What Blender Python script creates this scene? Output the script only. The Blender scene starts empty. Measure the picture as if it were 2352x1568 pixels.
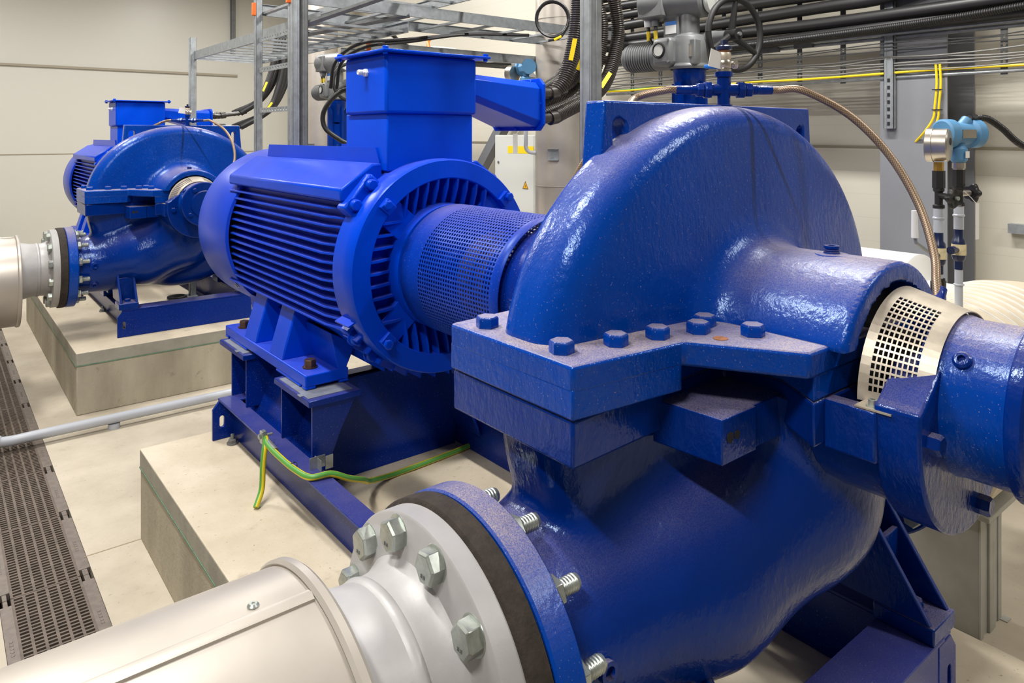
import bpy, bmesh, math, random
import numpy as np
from mathutils import Vector, Matrix
random.seed(7)
S = bpy.context.scene
COL = S.collection
R = math.radians
pi = math.pi

# ------------------------------------------------------------------ camera
cam_d = bpy.data.cameras.new('camera')
cam = bpy.data.objects.new('camera', cam_d); COL.objects.link(cam)
cam.location = (0, 0, 1.7)
cam.rotation_euler = (R(90), 0, R(51.2 - 90))
cam_d.sensor_width = 36; cam_d.sensor_fit = 'HORIZONTAL'
cam_d.lens = 36 * 1665 / 2352
cam_d.shift_y = -(784 - 310) / 2352
cam_d.clip_start = .02
S.camera = cam
# ------------------------------------------------------------------ world, exposure
w = bpy.data.worlds.new('world'); S.world = w; w.use_nodes = True
w.node_tree.nodes['Background'].inputs[0].default_value = (1, .97, .93, 1)
w.node_tree.nodes['Background'].inputs[1].default_value = .06
S.view_settings.view_transform = 'Standard'; S.view_settings.look = 'None'
S.view_settings.gamma = 1; S.view_settings.use_curve_mapping = False
S.view_settings.exposure = 0.2
FZ = -.17          # floor level
CEIL = 4.6
# luminaires: (x, y, power)
LAMPS = [(-1.3, .2, 88), (.1, 2.6, 88), (.1, 5.9, 80), (.1, 9.4, 72),
         (3.2, -1.4, 50), (3.2, 2.0, 88), (3.2, 5.8, 80), (3.2, 9.4, 75)]

# ------------------------------------------------------------------ materials
def newmat(name):
    m = bpy.data.materials.new(name); m.use_nodes = True
    return m, m.node_tree.nodes, m.node_tree.links, m.node_tree.nodes['Principled BSDF']
def lin(r, g, b):
    f = lambda c: (c/255/12.92 if c/255 <= .04045 else ((c/255+.055)/1.055)**2.4)
    return (f(r), f(g), f(b), 1)
def coordn(N): return N.new('ShaderNodeTexCoord')
def noise(N, L, vec, scale, detail=4, rough=.5, sc=None):
    n = N.new('ShaderNodeTexNoise'); n.inputs['Scale'].default_value = scale
    n.inputs['Detail'].default_value = detail; n.inputs['Roughness'].default_value = rough
    if sc:
        mp = N.new('ShaderNodeMapping'); mp.inputs['Scale'].default_value = sc
        L.new(vec, mp.inputs['Vector']); vec = mp.outputs[0]
    L.new(vec, n.inputs['Vector']); return n.outputs['Fac']
def ramp(N, L, fac, p0, c0, p1, c1):
    r = N.new('ShaderNodeValToRGB'); e = r.color_ramp.elements
    e[0].position = p0; e[0].color = c0; e[1].position = p1; e[1].color = c1
    L.new(fac, r.inputs[0]); return r.outputs[0]
def mixc(N, L, fac, a, b):
    m = N.new('ShaderNodeMix'); m.data_type = 'RGBA'
    for s, v in ((0, fac), (6, a), (7, b)):
        if hasattr(v, 'is_output'): L.new(v, m.inputs[s])
        elif isinstance(v, (int, float)): m.inputs[s].default_value = v
        else: m.inputs[s].default_value = v
    return m.outputs[2]
def mth(N, L, op, a, b=0.0, clamp=False):
    m = N.new('ShaderNodeMath'); m.operation = op; m.use_clamp = clamp
    for i, v in enumerate((a, b)):
        if hasattr(v, 'is_output'): L.new(v, m.inputs[i])
        else: m.inputs[i].default_value = v
    return m.outputs[0]
W0, K0 = (1, 1, 1, 1), (0, 0, 0, 1)
def bump(N, L, P, h, strength, dist):
    b = N.new('ShaderNodeBump'); b.inputs['Strength'].default_value = strength
    b.inputs['Distance'].default_value = dist
    L.new(h, b.inputs['Height']); L.new(b.outputs[0], P.inputs['Normal'])

def paint(name, col, rough=.25, spec=.3, streaks=(), dust=0.0, peel=.3, peelscale=90, dustcol=lin(168, 150, 132), coat=0, speck=0.0, metal=0):
    """cast / sheet paint with orange peel and settled dust"""
    m, N, L, P = newmat(name); tc = coordn(N); v = tc.outputs['Object']
    base = ramp(N, L, noise(N, L, v, 3, 3), .3, tuple(c*.88 for c in col[:3])+(1,), .7, tuple(min(1, c*1.1) for c in col[:3])+(1,))
    rv = rough
    if dust > 0:
        g = N.new('ShaderNodeNewGeometry'); sx = N.new('ShaderNodeSeparateXYZ'); L.new(g.outputs['True Normal'], sx.inputs[0])
        up = mth(N, L, 'MULTIPLY_ADD', sx.outputs[2], 1.3); N[-1].inputs[2].default_value = -.3; N[-1].use_clamp = True
        up2 = mth(N, L, 'POWER', up, 3.2)
        big = ramp(N, L, noise(N, L, v, 4.5, 5, .6), .32, K0, .66, W0)
        fine = ramp(N, L, noise(N, L, v, 420, 2, .7), .38, (.35, .35, .35, 1), .62, W0)
        f = mth(N, L, 'MULTIPLY', up2, big); f = mth(N, L, 'MULTIPLY_ADD', f, .6); N[-1].inputs[2].default_value = 0
        f2 = mth(N, L, 'MULTIPLY', up2, .5); f = mth(N, L, 'ADD', f, f2); f = mth(N, L, 'MULTIPLY', f, fine)
        f = mth(N, L, 'MULTIPLY', f, dust, True)
        base = mixc(N, L, f, base, dustcol)
        r = mth(N, L, 'MULTIPLY', f, .6); r = mth(N, L, 'ADD', r, rough, True); L.new(r, P.inputs['Roughness'])
    else: P.inputs['Roughness'].default_value = rough
    if speck > 0:
        sp = ramp(N, L, noise(N, L, v, 260, 1, .5), .70, K0, .76, (speck,)*3+(1,))
        base = mixc(N, L, sp, base, lin(190, 180, 170))
    if streaks:
        sp_ = N.new('ShaderNodeSeparateXYZ'); L.new(v, sp_.inputs[0])
        for (a, b, c, wd) in streaks:      # run marks: x = a + b z + c z^2, near face only
            z_ = sp_.outputs[2]; q = mth(N, L, 'MULTIPLY', z_, c); q = mth(N, L, 'ADD', q, b); q = mth(N, L, 'MULTIPLY', q, z_); q = mth(N, L, 'ADD', q, a)
            d_ = mth(N, L, 'ABSOLUTE', mth(N, L, 'SUBTRACT', sp_.outputs[0], q)); d_ = mth(N, L, 'DIVIDE', d_, wd)
            k_ = ramp(N, L, d_, .5, W0, 1, K0); ny = ramp(N, L, sp_.outputs[1], .0, W0, .001, K0); zz = ramp(N, L, z_, .2, K0, .42, (.8, .8, .8, 1))
            k_ = mth(N, L, 'MULTIPLY', mth(N, L, 'MULTIPLY', k_, ny), zz)
            base = mixc(N, L, k_, base, lin(0, 30, 86))
    L.new(base, P.inputs['Base Color'])
    P.inputs['Specular Tint'].default_value = (.55, .74, 1, 1)
    P.inputs['Metallic'].default_value = metal; P.inputs['Specular IOR Level'].default_value = spec
    P.inputs['Coat Weight'].default_value = coat; P.inputs['Coat Roughness'].default_value = .12
    if peel > 0:
        a = noise(N, L, v, peelscale, 3, .6, (1, 1, .55)); b = noise(N, L, v, 14, 3, .5)
        h = mth(N, L, 'MULTIPLY', b, 1.6); h = mth(N, L, 'ADD', a, h)
        bump(N, L, P, h, peel, .004)
    return m
def plain(name, col, rough=.5, metal=0, nscale=0, var=.15, bmp=0, bscale=60):
    m, N, L, P = newmat(name); P.inputs['Roughness'].default_value = rough; P.inputs['Metallic'].default_value = metal
    tc = coordn(N); v = tc.outputs['Object']
    if nscale:
        c = ramp(N, L, noise(N, L, v, nscale, 5, .6), .3, tuple(x*(1-var) for x in col[:3])+(1,), .7, tuple(min(1, x*(1+var)) for x in col[:3])+(1,))
        L.new(c, P.inputs['Base Color'])
    else: P.inputs['Base Color'].default_value = col
    if bmp: bump(N, L, P, noise(N, L, v, bscale, 4, .6), bmp, .003)
    return m
BLUE = lin(0, 52, 160)
M = {}
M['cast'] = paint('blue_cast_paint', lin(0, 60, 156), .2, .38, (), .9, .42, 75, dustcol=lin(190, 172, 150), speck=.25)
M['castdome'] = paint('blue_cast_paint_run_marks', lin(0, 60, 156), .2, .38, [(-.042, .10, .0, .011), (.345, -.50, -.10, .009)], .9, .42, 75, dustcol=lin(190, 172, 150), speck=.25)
M['castclean_shade'] = paint('blue_cast_paint_glossy_shade', lin(0, 42, 126), .16, .38, (), .5, .42, 70, dustcol=lin(190, 172, 150))  # glossier, less dusty; blue darkened to imitate shade on the lower casing
M['motor'] = paint('blue_motor_paint', lin(0, 62, 198), .27, .2, (), .15, .12, 160)
M['sheet'] = paint('blue_sheet_paint', lin(0, 68, 205), .3, .16, (), .06, .03, 40)
M['frame'] = paint('blue_frame_paint', lin(3, 38, 128), .25, .3, (), .2, .1, 60, speck=.3)
M['cowl'] = paint('blue_cowl_paint', lin(22, 62, 190), .32, .35, (), .2, .04, 30)
M['hole'] = plain('dark_bore', lin(14, 14, 18), .7)
M['zinc'] = plain('zinc_plated_bolt', lin(176, 182, 176), .34, .75, 40, .2)
M['brassbolt'] = plain('bronzed_bolt', lin(110, 86, 70), .35, .8, 30, .3)
M['alu'] = plain('aluminium_cladding', lin(180, 173, 164), .36, .45, 5, .07, .08, 12)
M['greypaint'] = plain('grey_pipe_paint', lin(168, 166, 166), .42, .05, 9, .09, .12, 60)
M['rubber'] = plain('brown_black_rubber', lin(48, 40, 34), .85, 0, 40, .4, .5, 120)
M['stain'] = plain('stainless_steel', lin(196, 190, 180), .3, .9, 14, .1)
M['guardm'] = plain('stained_stainless_guard', lin(196, 186, 170), .45, .5, 12, .25)
M['galv'] = plain('galvanised_steel', lin(158, 163, 166), .42, .55, 22, .18)
M['wire'] = plain('grey_wire_sheath', lin(120, 119, 116), .5)
M['galvd'] = plain('dull_galvanised_steel', lin(120, 122, 122), .5, .4, 22, .2)
M['black'] = plain('black_cable_sheath', lin(30, 29, 30), .42)
M['blackm'] = plain('dark_matte', lin(24, 23, 24), .6)
M['conduit'] = plain('grey_black_conduit', lin(58, 53, 49), .34)
M['dim'] = plain('grey_hall_wall', lin(120, 116, 108), .7)
M['yellow'] = plain('yellow_tag', lin(238, 206, 20), .45)
M['green'] = plain('green_stripe', lin(60, 165, 80), .4)
M['orange'] = plain('orange_cap', lin(238, 112, 30), .45)
M['actuator'] = plain('grey_actuator_paint', lin(112, 114, 115), .42, .1, 12, .08)
M['white'] = plain('white_plastic', lin(228, 228, 226), .4)
M['cream'] = plain('cream_label', lin(214, 200, 160), .6, 0, 60, .2)
M['greyplast'] = plain('grey_plastic', lin(178, 182, 190), .35)
M['navy'] = plain('navy_valve', lin(22, 34, 70), .3)
M['lightblue'] = plain('light_blue_transmitter', lin(84, 138, 180), .45)
M['brass'] = plain('brass', lin(190, 150, 70), .35, .8)
M['cab'] = plain('cabinet_paint', lin(206, 208, 204), .45)
M['steelcol'] = plain('grey_column_paint', lin(128, 130, 136), .5, 0, 2, .05)
M['standcol'] = plain('grey_stand_paint', lin(168, 168, 162), .5, 0, 8, .12)
M['glass'] = plain('clear_dial', lin(200, 200, 195), .15)
M['blueh'] = plain('blue_handle', lin(20, 110, 200), .4)
M['rust'] = plain('rusty_thread', lin(150, 96, 60), .7, 0, 60, .4)
M['ceil'] = plain('ceiling_grey', lin(205, 203, 196), .8)
M['grate'] = plain('cast_iron_grate', lin(102, 90, 80), .55, .2, 18, .3, .2, 60)
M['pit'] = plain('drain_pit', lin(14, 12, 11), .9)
M['lampw'] = plain('lamp_housing', lin(230, 230, 230), .5)

def mk_braid():
    m, N, L, P = newmat('braided_steel_hose'); v = coordn(N).outputs['UV']
    c = N.new('ShaderNodeTexChecker'); c.inputs['Scale'].default_value = 1
    mp = N.new('ShaderNodeMapping'); mp.inputs['Scale'].default_value = (16, 330, 1); mp.inputs['Rotation'].default_value = (0, 0, 0)
    L.new(v, mp.inputs[0]); L.new(mp.outputs[0], c.inputs[0])
    c.inputs[1].default_value = lin(172, 150, 126); c.inputs[2].default_value = lin(118, 98, 80)
    L.new(c.outputs[0], P.inputs['Base Color']); P.inputs['Metallic'].default_value = .5; P.inputs['Roughness'].default_value = .42
    return m
M['braid'] = mk_braid()
def mk_earth():
    m, N, L, P = newmat('green_yellow_earth_sheath'); v = coordn(N).outputs['UV']
    s = N.new('ShaderNodeSeparateXYZ'); L.new(v, s.inputs[0])
    f = mth(N, L, 'MULTIPLY', s.outputs[0], 2 * 2 * pi); f = mth(N, L, 'SINE', f)
    L.new(ramp(N, L, mth(N, L, 'ADD', f, .5), .45, lin(84, 150, 62), .55, lin(216, 196, 40)), P.inputs['Base Color'])
    P.inputs['Roughness'].default_value = .42
    return m
M['earth'] = mk_earth()
def mk_concrete(name, c0, c1, stain=1.0, sc=1.0):
    m, N, L, P = newmat(name); v = coordn(N).outputs['Object']
    a = ramp(N, L, noise(N, L, v, 2.2*sc, 6, .62), .3, c0, .68, c1)
    s1 = ramp(N, L, noise(N, L, v, 9*sc, 6, .7), .60, K0, .78, (.45*stain,)*3+(1,))
    a = mixc(N, L, s1, a, lin(122, 106, 84))
    s2 = ramp(N, L, noise(N, L, v, 60, 3, .6), .66, K0, .72, (.5*stain,)*3+(1,))
    a = mixc(N, L, s2, a, lin(120, 104, 84))
    L.new(a, P.inputs['Base Color']); P.inputs['Roughness'].default_value = .62
    bump(N, L, P, noise(N, L, v, 24, 6, .65), .25, .01)
    return m
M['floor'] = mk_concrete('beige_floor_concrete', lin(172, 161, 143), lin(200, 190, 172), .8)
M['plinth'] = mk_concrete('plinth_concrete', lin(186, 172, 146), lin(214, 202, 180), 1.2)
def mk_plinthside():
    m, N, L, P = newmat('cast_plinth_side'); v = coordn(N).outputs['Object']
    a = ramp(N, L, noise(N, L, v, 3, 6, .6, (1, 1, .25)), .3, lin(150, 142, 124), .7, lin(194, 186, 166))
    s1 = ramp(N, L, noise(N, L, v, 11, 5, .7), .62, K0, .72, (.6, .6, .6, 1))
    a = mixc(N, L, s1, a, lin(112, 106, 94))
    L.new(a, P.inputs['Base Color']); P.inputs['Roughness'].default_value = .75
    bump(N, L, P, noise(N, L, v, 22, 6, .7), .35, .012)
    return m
M['pside'] = mk_plinthside()
def mk_grout():
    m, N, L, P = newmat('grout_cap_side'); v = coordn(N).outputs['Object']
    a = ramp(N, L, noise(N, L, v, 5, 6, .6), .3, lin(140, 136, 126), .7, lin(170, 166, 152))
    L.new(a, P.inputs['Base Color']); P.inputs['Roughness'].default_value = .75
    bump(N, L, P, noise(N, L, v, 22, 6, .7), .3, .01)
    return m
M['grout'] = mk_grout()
def mk_wall(name, col, pitch, off, strength):
    m, N, L, P = newmat(name); tc = coordn(N)
    s = N.new('ShaderNodeSeparateXYZ'); L.new(tc.outputs['Object'], s.inputs[0])
    z = mth(N, L, 'ADD', s.outputs[2], off); z = mth(N, L, 'DIVIDE', z, pitch); z = mth(N, L, 'FRACT', z)
    z = mth(N, L, 'SUBTRACT', z, .5); z = mth(N, L, 'ABSOLUTE', z)
    g = ramp(N, L, z, .5-.012/1, W0, .499, (strength,)*3+(1,))
    c = N.new('ShaderNodeMix'); c.data_type = 'RGBA'; c.blend_type = 'MULTIPLY'; c.inputs[0].default_value = 1
    c.inputs[6].default_value = col; L.new(g, c.inputs[7]); L.new(c.outputs[2], P.inputs['Base Color'])
    P.inputs['Roughness'].default_value = .38
    bump(N, L, P, g, .3, .003)
    return m
M['wallL'] = mk_wall('sandwich_panel_wall', lin(206, 204, 194), .08, 0, .97)
M['wallR'] = mk_wall('ribbed_panel_wall', lin(214, 209, 194), .163, .02, .82)

# ------------------------------------------------------------------ mesh helpers
def nb(): return bmesh.new()
def finish(bm, name, mat, parent=None, loc=(0, 0, 0), bevel=0, ang=35, recalc=True, seg=2, flat=False):
    if recalc: bmesh.ops.recalc_face_normals(bm, faces=bm.faces[:])
    bm.normal_update()
    lim = math.radians(ang)
    for e in bm.edges:
        if len(e.link_faces) == 2 and e.calc_face_angle(0) > lim: e.smooth = False
    for f in bm.faces: f.smooth = not flat
    me = bpy.data.meshes.new(name); bm.to_mesh(me); bm.free()
    mats = mat if isinstance(mat, (list, tuple)) else [mat]
    for mm in mats: me.materials.append(mm)
    o = bpy.data.objects.new(name, me); COL.objects.link(o); o.location = loc
    if parent: o.parent = parent
    if bevel:
        b = o.modifiers.new('bevel', 'BEVEL'); b.width = bevel; b.segments = seg; b.limit_method = 'ANGLE'; b.angle_limit = R(40)
        b.harden_normals = False
    return o
def tag(o, label=None, cat=None, group=None, kind=None):
    if label: o['label'] = label
    if cat: o['category'] = cat
    if group: o['group'] = group
    if kind: o['kind'] = kind
    return o
def thing(name, label, cat, loc=(0, 0, 0), group=None, rotz=0):
    o = bpy.data.objects.new(name, None); COL.objects.link(o); o.location = loc; o.rotation_euler = (0, 0, rotz)
    o.empty_display_size = .1
    return tag(o, label, cat, group)
def copytree(o, parent=None):
    c = o.copy(); COL.objects.link(c)
    if parent: c.parent = parent
    for ch in o.children: copytree(ch, c)
    return c
def setfaces(bm, n0, mi):
    bm.faces.ensure_lookup_table()
    for f in bm.faces[n0:]: f.material_index = mi
def box(bm, x0, x1, y0, y1, z0, z1, mx=None):
    vs = [bm.verts.new(Vector((x, y, z)) if mx is None else mx @ Vector((x, y, z))) for x in (x0, x1) for y in (y0, y1) for z in (z0, z1)]
    for q in ((0, 1, 3, 2), (4, 6, 7, 5), (0, 4, 5, 1), (2, 3, 7, 6), (0, 2, 6, 4), (1, 5, 7, 3)):
        bm.faces.new([vs[i] for i in q])
def ax3(axis, a, b, c):
    return {'x': (c, a, b), 'y': (a, c, b), 'z': (a, b, c)}[axis]
def prism(bm, pts, axis, a0, a1, holes=()):
    """extrude a 2D outline (x: (y,z) / y: (x,z) / z: (x,y)), holes allowed"""
    loops = [pts] + list(holes); allb = []; tris = None
    vb = []; vt = []
    for lp in loops:
        vb.append([bm.verts.new(ax3(axis, p[0], p[1], a0)) for p in lp])
        vt.append([bm.verts.new(ax3(axis, p[0], p[1], a1)) for p in lp])
    for b, t in zip(vb, vt):
        n = len(b)
        for i in range(n): bm.faces.new((b[i], b[(i+1) % n], t[(i+1) % n], t[i]))
    if not holes:
        bm.faces.new(vb[0][::-1]); bm.faces.new(vt[0]); return
    for vv in (vb, vt):
        es = []
        for lp in vv:
            for i in range(len(lp)):
                es.append(bm.edges.get((lp[i], lp[(i+1) % len(lp)])))
        bmesh.ops.triangle_fill(bm, use_beauty=True, use_dissolve=False, edges=es)
def circ(cx, cy, r, n=24, a0=0, a1=360):
    full = abs(a1-a0) >= 360
    return [(cx+r*math.cos(R(a0+(a1-a0)*i/(n if full else n-1))), cy+r*math.sin(R(a0+(a1-a0)*i/(n if full else n-1)))) for i in range(n)]
def oval(cx, cy, w, h, n=8):
    r = w/2; k = h/2-r
    return circ(cx, cy+k, r, n, 0, 180) + circ(cx, cy-k, r, n, 180, 360)
def frame_of(d):
    d = Vector(d).normalized(); u = d.cross(Vector((0, 0, 1)))
    if u.length < 1e-3: u = d.cross(Vector((0, 1, 0)))
    u.normalize(); return d, u, d.cross(u).normalized()
def lathe(bm, prof, p0, d, seg=32, ph=0, close=True, caps=False, sc=(1, 1)):
    """prof = [(r, h)] along d from p0"""
    d, u, v = frame_of(d); p0 = Vector(p0); rings = []
    for r, h in prof:
        if r <= 1e-6: rings.append([bm.verts.new(p0+d*h)]); continue
        rings.append([bm.verts.new(p0+d*h+u*(r*sc[0]*math.cos(ph+2*pi*i/seg))+v*(r*sc[1]*math.sin(ph+2*pi*i/seg))) for i in range(seg)])
    for a, b in zip(rings, rings[1:]):
        for i in range(seg):
            j = (i+1) % seg
            if len(a) == 1 and len(b) == 1: continue
            if len(a) == 1: bm.faces.new((a[0], b[j], b[i]))
            elif len(b) == 1: bm.faces.new((a[i], a[j], b[0]))
            else: bm.faces.new((a[i], a[j], b[j], b[i]))
    if caps:
        if len(rings[0]) > 1: bm.faces.new(rings[0][::-1])
        if len(rings[-1]) > 1: bm.faces.new(rings[-1])
def cyl(bm, p0, p1, r0, r1=None, seg=24, caps=True, ph=0):
    p0 = Vector(p0); p1 = Vector(p1); d = p1-p0
    lathe(bm, [(r0, 0), (r1 if r1 is not None else r0, d.length)], p0, d, seg, ph, caps=caps)
def hexh(bm, p, d, r, h, ph=0):
    lathe(bm, [(r, 0), (r, h*.82), (r*.86, h)], p, d, 6, ph, caps=True)
def catmull(pts, n=8):
    P = [Vector(p) for p in pts]; P = [2*P[0]-P[1]] + P + [2*P[-1]-P[-2]]; out = []
    for i in range(1, len(P)-2):
        for k in range(n):
            t = k/n; a, b, c, d = P[i-1], P[i], P[i+1], P[i+2]
            out.append(.5*((2*b)+(c-a)*t+(2*a-5*b+4*c-d)*t*t+(3*b-a-3*c+d)*t*t*t))
    out.append(P[-2]); return out
def resample(pts, step):
    L = [0]
    for a, b in zip(pts, pts[1:]): L.append(L[-1]+(b-a).length)
    n = max(2, int(L[-1]/step)); out = []; j = 0
    for i in range(n+1):
        s = L[-1]*i/n
        while j < len(L)-2 and L[j+1] < s: j += 1
        t = (s-L[j])/max(1e-9, L[j+1]-L[j]); out.append(pts[j].lerp(pts[j+1], min(1, max(0, t))))
    return out
def tube(bm, pts, r, seg=12, rf=None, caps=True, uv=True):
    pts = [Vector(p) for p in pts]; n = len(pts)
    T = [(pts[min(i+1, n-1)]-pts[max(i-1, 0)]).normalized() for i in range(n)]
    d, u, v = frame_of(T[0]); rings = []
    for i in range(n):
        u = (u-T[i]*u.dot(T[i])).normalized(); v = T[i].cross(u)
        rr = r if rf is None else rf(i)
        rings.append([bm.verts.new(pts[i]+u*(rr*math.cos(2*pi*k/seg))+v*(rr*math.sin(2*pi*k/seg))) for k in range(seg)])
    lay = bm.loops.layers.uv.verify() if uv else None
    s = 0
    for i in range(n-1):
        ds = (pts[i+1]-pts[i]).length
        for k in range(seg):
            j = (k+1) % seg
            f = bm.faces.new((rings[i][k], rings[i][j], rings[i+1][j], rings[i+1][k]))
            if uv:
                for lp, q in zip(f.loops, ((k/seg, s), ((k+1)/seg, s), ((k+1)/seg, s+ds), (k/seg, s+ds))): lp[lay].uv = q
        s += ds
    if caps: bm.faces.new(rings[0][::-1]); bm.faces.new(rings[-1])
def smooth_tube(bm, pts, r, seg=12, n=8, **k): tube(bm, catmull(pts, n), r, seg, **k)
def conduit(bm, pts, r, pitch=.0115, seg=14):
    P = resample(catmull(pts, 12), pitch/3)
    tube(bm, P, r, seg, rf=lambda i: r*(1.0 if i % 3 else .82), uv=False)
def perf(bm, fn, nu, nv, hole=.6, mu=(0, 1), mv=(0, 1)):
    """perforated sheet: fn(u,v)->point; holes in the given u,v window"""
    for i in range(nu):
        for j in range(nv):
            u0 = mu[0]+(mu[1]-mu[0])*i/nu; u1 = mu[0]+(mu[1]-mu[0])*(i+1)/nu
            v0 = mv[0]+(mv[1]-mv[0])*j/nv; v1 = mv[0]+(mv[1]-mv[0])*(j+1)/nv
            a = (1-hole)/2; du, dv = u1-u0, v1-v0
            O = [(u0, v0), (u1, v0), (u1, v1), (u0, v1)]
            I = [(u0+a*du, v0+a*dv), (u1-a*du, v0+a*dv), (u1-a*du, v1-a*dv), (u0+a*du, v1-a*dv)]
            o = [bm.verts.new(fn(*q)) for q in O]; n = [bm.verts.new(fn(*q)) for q in I]
            for k in range(4): bm.faces.new((o[k], o[(k+1) % 4], n[(k+1) % 4], n[k]))
def gridf(bm, fn, nu, nv, u0, u1, v0, v1):
    g = [[bm.verts.new(fn(u0+(u1-u0)*i/nu, v0+(v1-v0)*j/nv)) for j in range(nv+1)] for i in range(nu+1)]
    for i in range(nu):
        for j in range(nv): bm.faces.new((g[i][j], g[i+1][j], g[i+1][j+1], g[i][j+1]))
# ---- signed-distance castings (surface nets)
def smin(a, b, k):
    h = np.clip(.5+.5*(b-a)/k, 0, 1); return b*(1-h)+a*h-k*h*(1-h)
def smax(a, b, k): return -smin(-a, -b, k)
def rbox2(a, b, r):
    return np.minimum(np.maximum(a, b), 0)+np.sqrt(np.maximum(a, 0)**2+np.maximum(b, 0)**2)-r
def capsule(X, Y, Z, a, b, ra, rb):
    a = np.array(a); b = np.array(b); d = b-a
    t = np.clip(((X-a[0])*d[0]+(Y-a[1])*d[1]+(Z-a[2])*d[2])/d.dot(d), 0, 1)
    return np.sqrt((X-a[0]-t*d[0])**2+(Y-a[1]-t*d[1])**2+(Z-a[2]-t*d[2])**2)-(ra+(rb-ra)*t)
def nets(f, lo, hi, h):
    n = [int(math.ceil((hi[i]-lo[i])/h))+1 for i in range(3)]
    g = [lo[i]+h*np.arange(n[i]) for i in range(3)]
    X, Y, Z = np.meshgrid(*g, indexing='ij'); F = f(X, Y, Z); ins = F < 0
    c = [(i, j, k) for i in (0, 1) for j in (0, 1) for k in (0, 1)]
    sl = lambda i, j, k: (slice(i, n[0]-1+i), slice(j, n[1]-1+j), slice(k, n[2]-1+k))
    cnt = sum(ins[sl(*q)].astype(int) for q in c); act = (cnt > 0) & (cnt < 8)
    acc = np.zeros(act.shape+(3,)); num = np.zeros(act.shape)
    for a in c:
        for ax in range(3):
            if a[ax]: continue
            b = list(a); b[ax] = 1
            fa, fb = F[sl(*a)], F[sl(*b)]; cr = (fa < 0) != (fb < 0)
            t = np.where(cr, fa/np.where(cr, fa-fb, 1), 0)
            p = np.zeros(act.shape+(3,))
            for q in range(3): p[..., q] = a[q]
            p[..., ax] = t
            acc += p*cr[..., None]; num += cr
    idx = -np.ones(act.shape, int); idx[act] = np.arange(act.sum())
    ii = np.argwhere(act); V = (ii+acc[act]/num[act][:, None])*h+np.array(lo)
    for _ in range(2):
        e = h*.25; x, y, z = V.T; d = f(x, y, z)
        G = np.stack([f(x+e, y, z)-f(x-e, y, z), f(x, y+e, z)-f(x, y-e, z), f(x, y, z+e)-f(x, y, z-e)], 1)/(2*e)
        l = (G**2).sum(1); st = -(d/np.maximum(l, .05))[:, None]*G
        ln = np.sqrt((st**2).sum(1))[:, None]; st *= np.minimum(1, .5*h/np.maximum(ln, 1e-9)); V = V+st
    Q = []
    for ax in range(3):
        a, b = [q for q in range(3) if q != ax]
        s0 = [slice(None)]*3; s1 = [slice(None)]*3; s0[ax] = slice(0, -1); s1[ax] = slice(1, None)
        cr = ins[tuple(s0)] != ins[tuple(s1)]
        e = np.argwhere(cr); e = e[(e[:, a] > 0) & (e[:, b] > 0) & (e[:, a] < n[a]-1) & (e[:, b] < n[b]-1)]
        da = np.zeros(3, int); da[a] = 1; db = np.zeros(3, int); db[b] = 1
        q = np.stack([idx[tuple((e-da-db).T)], idx[tuple((e-db).T)], idx[tuple(e.T)], idx[tuple((e-da).T)]], 1)
        fl = ins[tuple(e.T)]
        if ax == 1: fl = ~fl
        q[~fl] = q[~fl][:, ::-1]; Q.append(q)
    return V, np.concatenate(Q)
def sdf_obj(name, f, lo, hi, h, mat, parent, loc, ang=50):
    V, Q = nets(f, lo, hi, h)
    me = bpy.data.meshes.new(name); me.from_pydata([tuple(v) for v in V], [], [tuple(int(i) for i in q) for q in Q])
    bm = bmesh.new(); bm.from_mesh(me); bpy.data.meshes.remove(me)
    return finish(bm, name, mat, parent, loc, ang=ang, recalc=True)
def text_obj(name, s, size, mat, parent, loc, rot, ext=.0006):
    cu = bpy.data.curves.new(name, 'FONT'); cu.body = s; cu.size = size; cu.extrude = ext; cu.align_x = 'CENTER'; cu.align_y = 'CENTER'
    cu.materials.append(mat)
    t_ = bpy.data.objects.new(name, cu); COL.objects.link(t_)
    me = bpy.data.meshes.new_from_object(t_.evaluated_get(bpy.context.evaluated_depsgraph_get()))
    bpy.data.objects.remove(t_); me.name = name
    o = bpy.data.objects.new(name, me); COL.objects.link(o); o.parent = parent; o.location = loc; o.rotation_euler = rot
    return o
DY = 5.075         # pitch between the two pump sets
X0, Y0, Z0 = 1.555, 1.106, 1.2     # shaft centre in the volute plane of the near pump
PL = .245          # plinth top
# ================================================================== room
WX, WY, BX, BY = 5.15, 12.3, -4.5, -3.6
def structure(name, bm, mat, **k):
    o = finish(bm, name, mat, **k); o['kind'] = 'structure'; return o
GX0, GX1 = .215, .545     # drain channel
bm = nb()
for (a, b) in ((BX, GX0), (GX1, WX+.2)): box(bm, a, b, BY, WY+.1, FZ-.25, FZ)
structure('floor', bm, M['floor'])
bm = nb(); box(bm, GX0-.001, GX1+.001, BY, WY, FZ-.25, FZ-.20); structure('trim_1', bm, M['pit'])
bm = nb(); box(bm, BX-.1, WX+.1, WY, WY+.12, FZ, CEIL); structure('wall_left', bm, M['wallL'])
for z, n in ((1.43, 2), (2.885, 3), (4.34, 4)):
    pass
bm = nb(); box(bm, BX, WX, WY-.012, WY, 1.425, 1.433); structure('trim_2', bm, plain('panel_joint', lin(170, 160, 138), .7))
bm = nb(); box(bm, BX, 4.0, WY-.035, WY, 2.67, 2.703); structure('trim_3', bm, plain('wall_rail', lin(158, 150, 132), .6))
bm = nb(); box(bm, WX, WX+.12, BY, WY+.1, FZ, CEIL); structure('wall_right', bm, M['wallR'])
bm = nb(); box(bm, WX-.012, WX, BY, WY, 1.61, 1.625); structure('trim_4', bm, plain('panel_joint_right', lin(150, 142, 122), .7))
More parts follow.
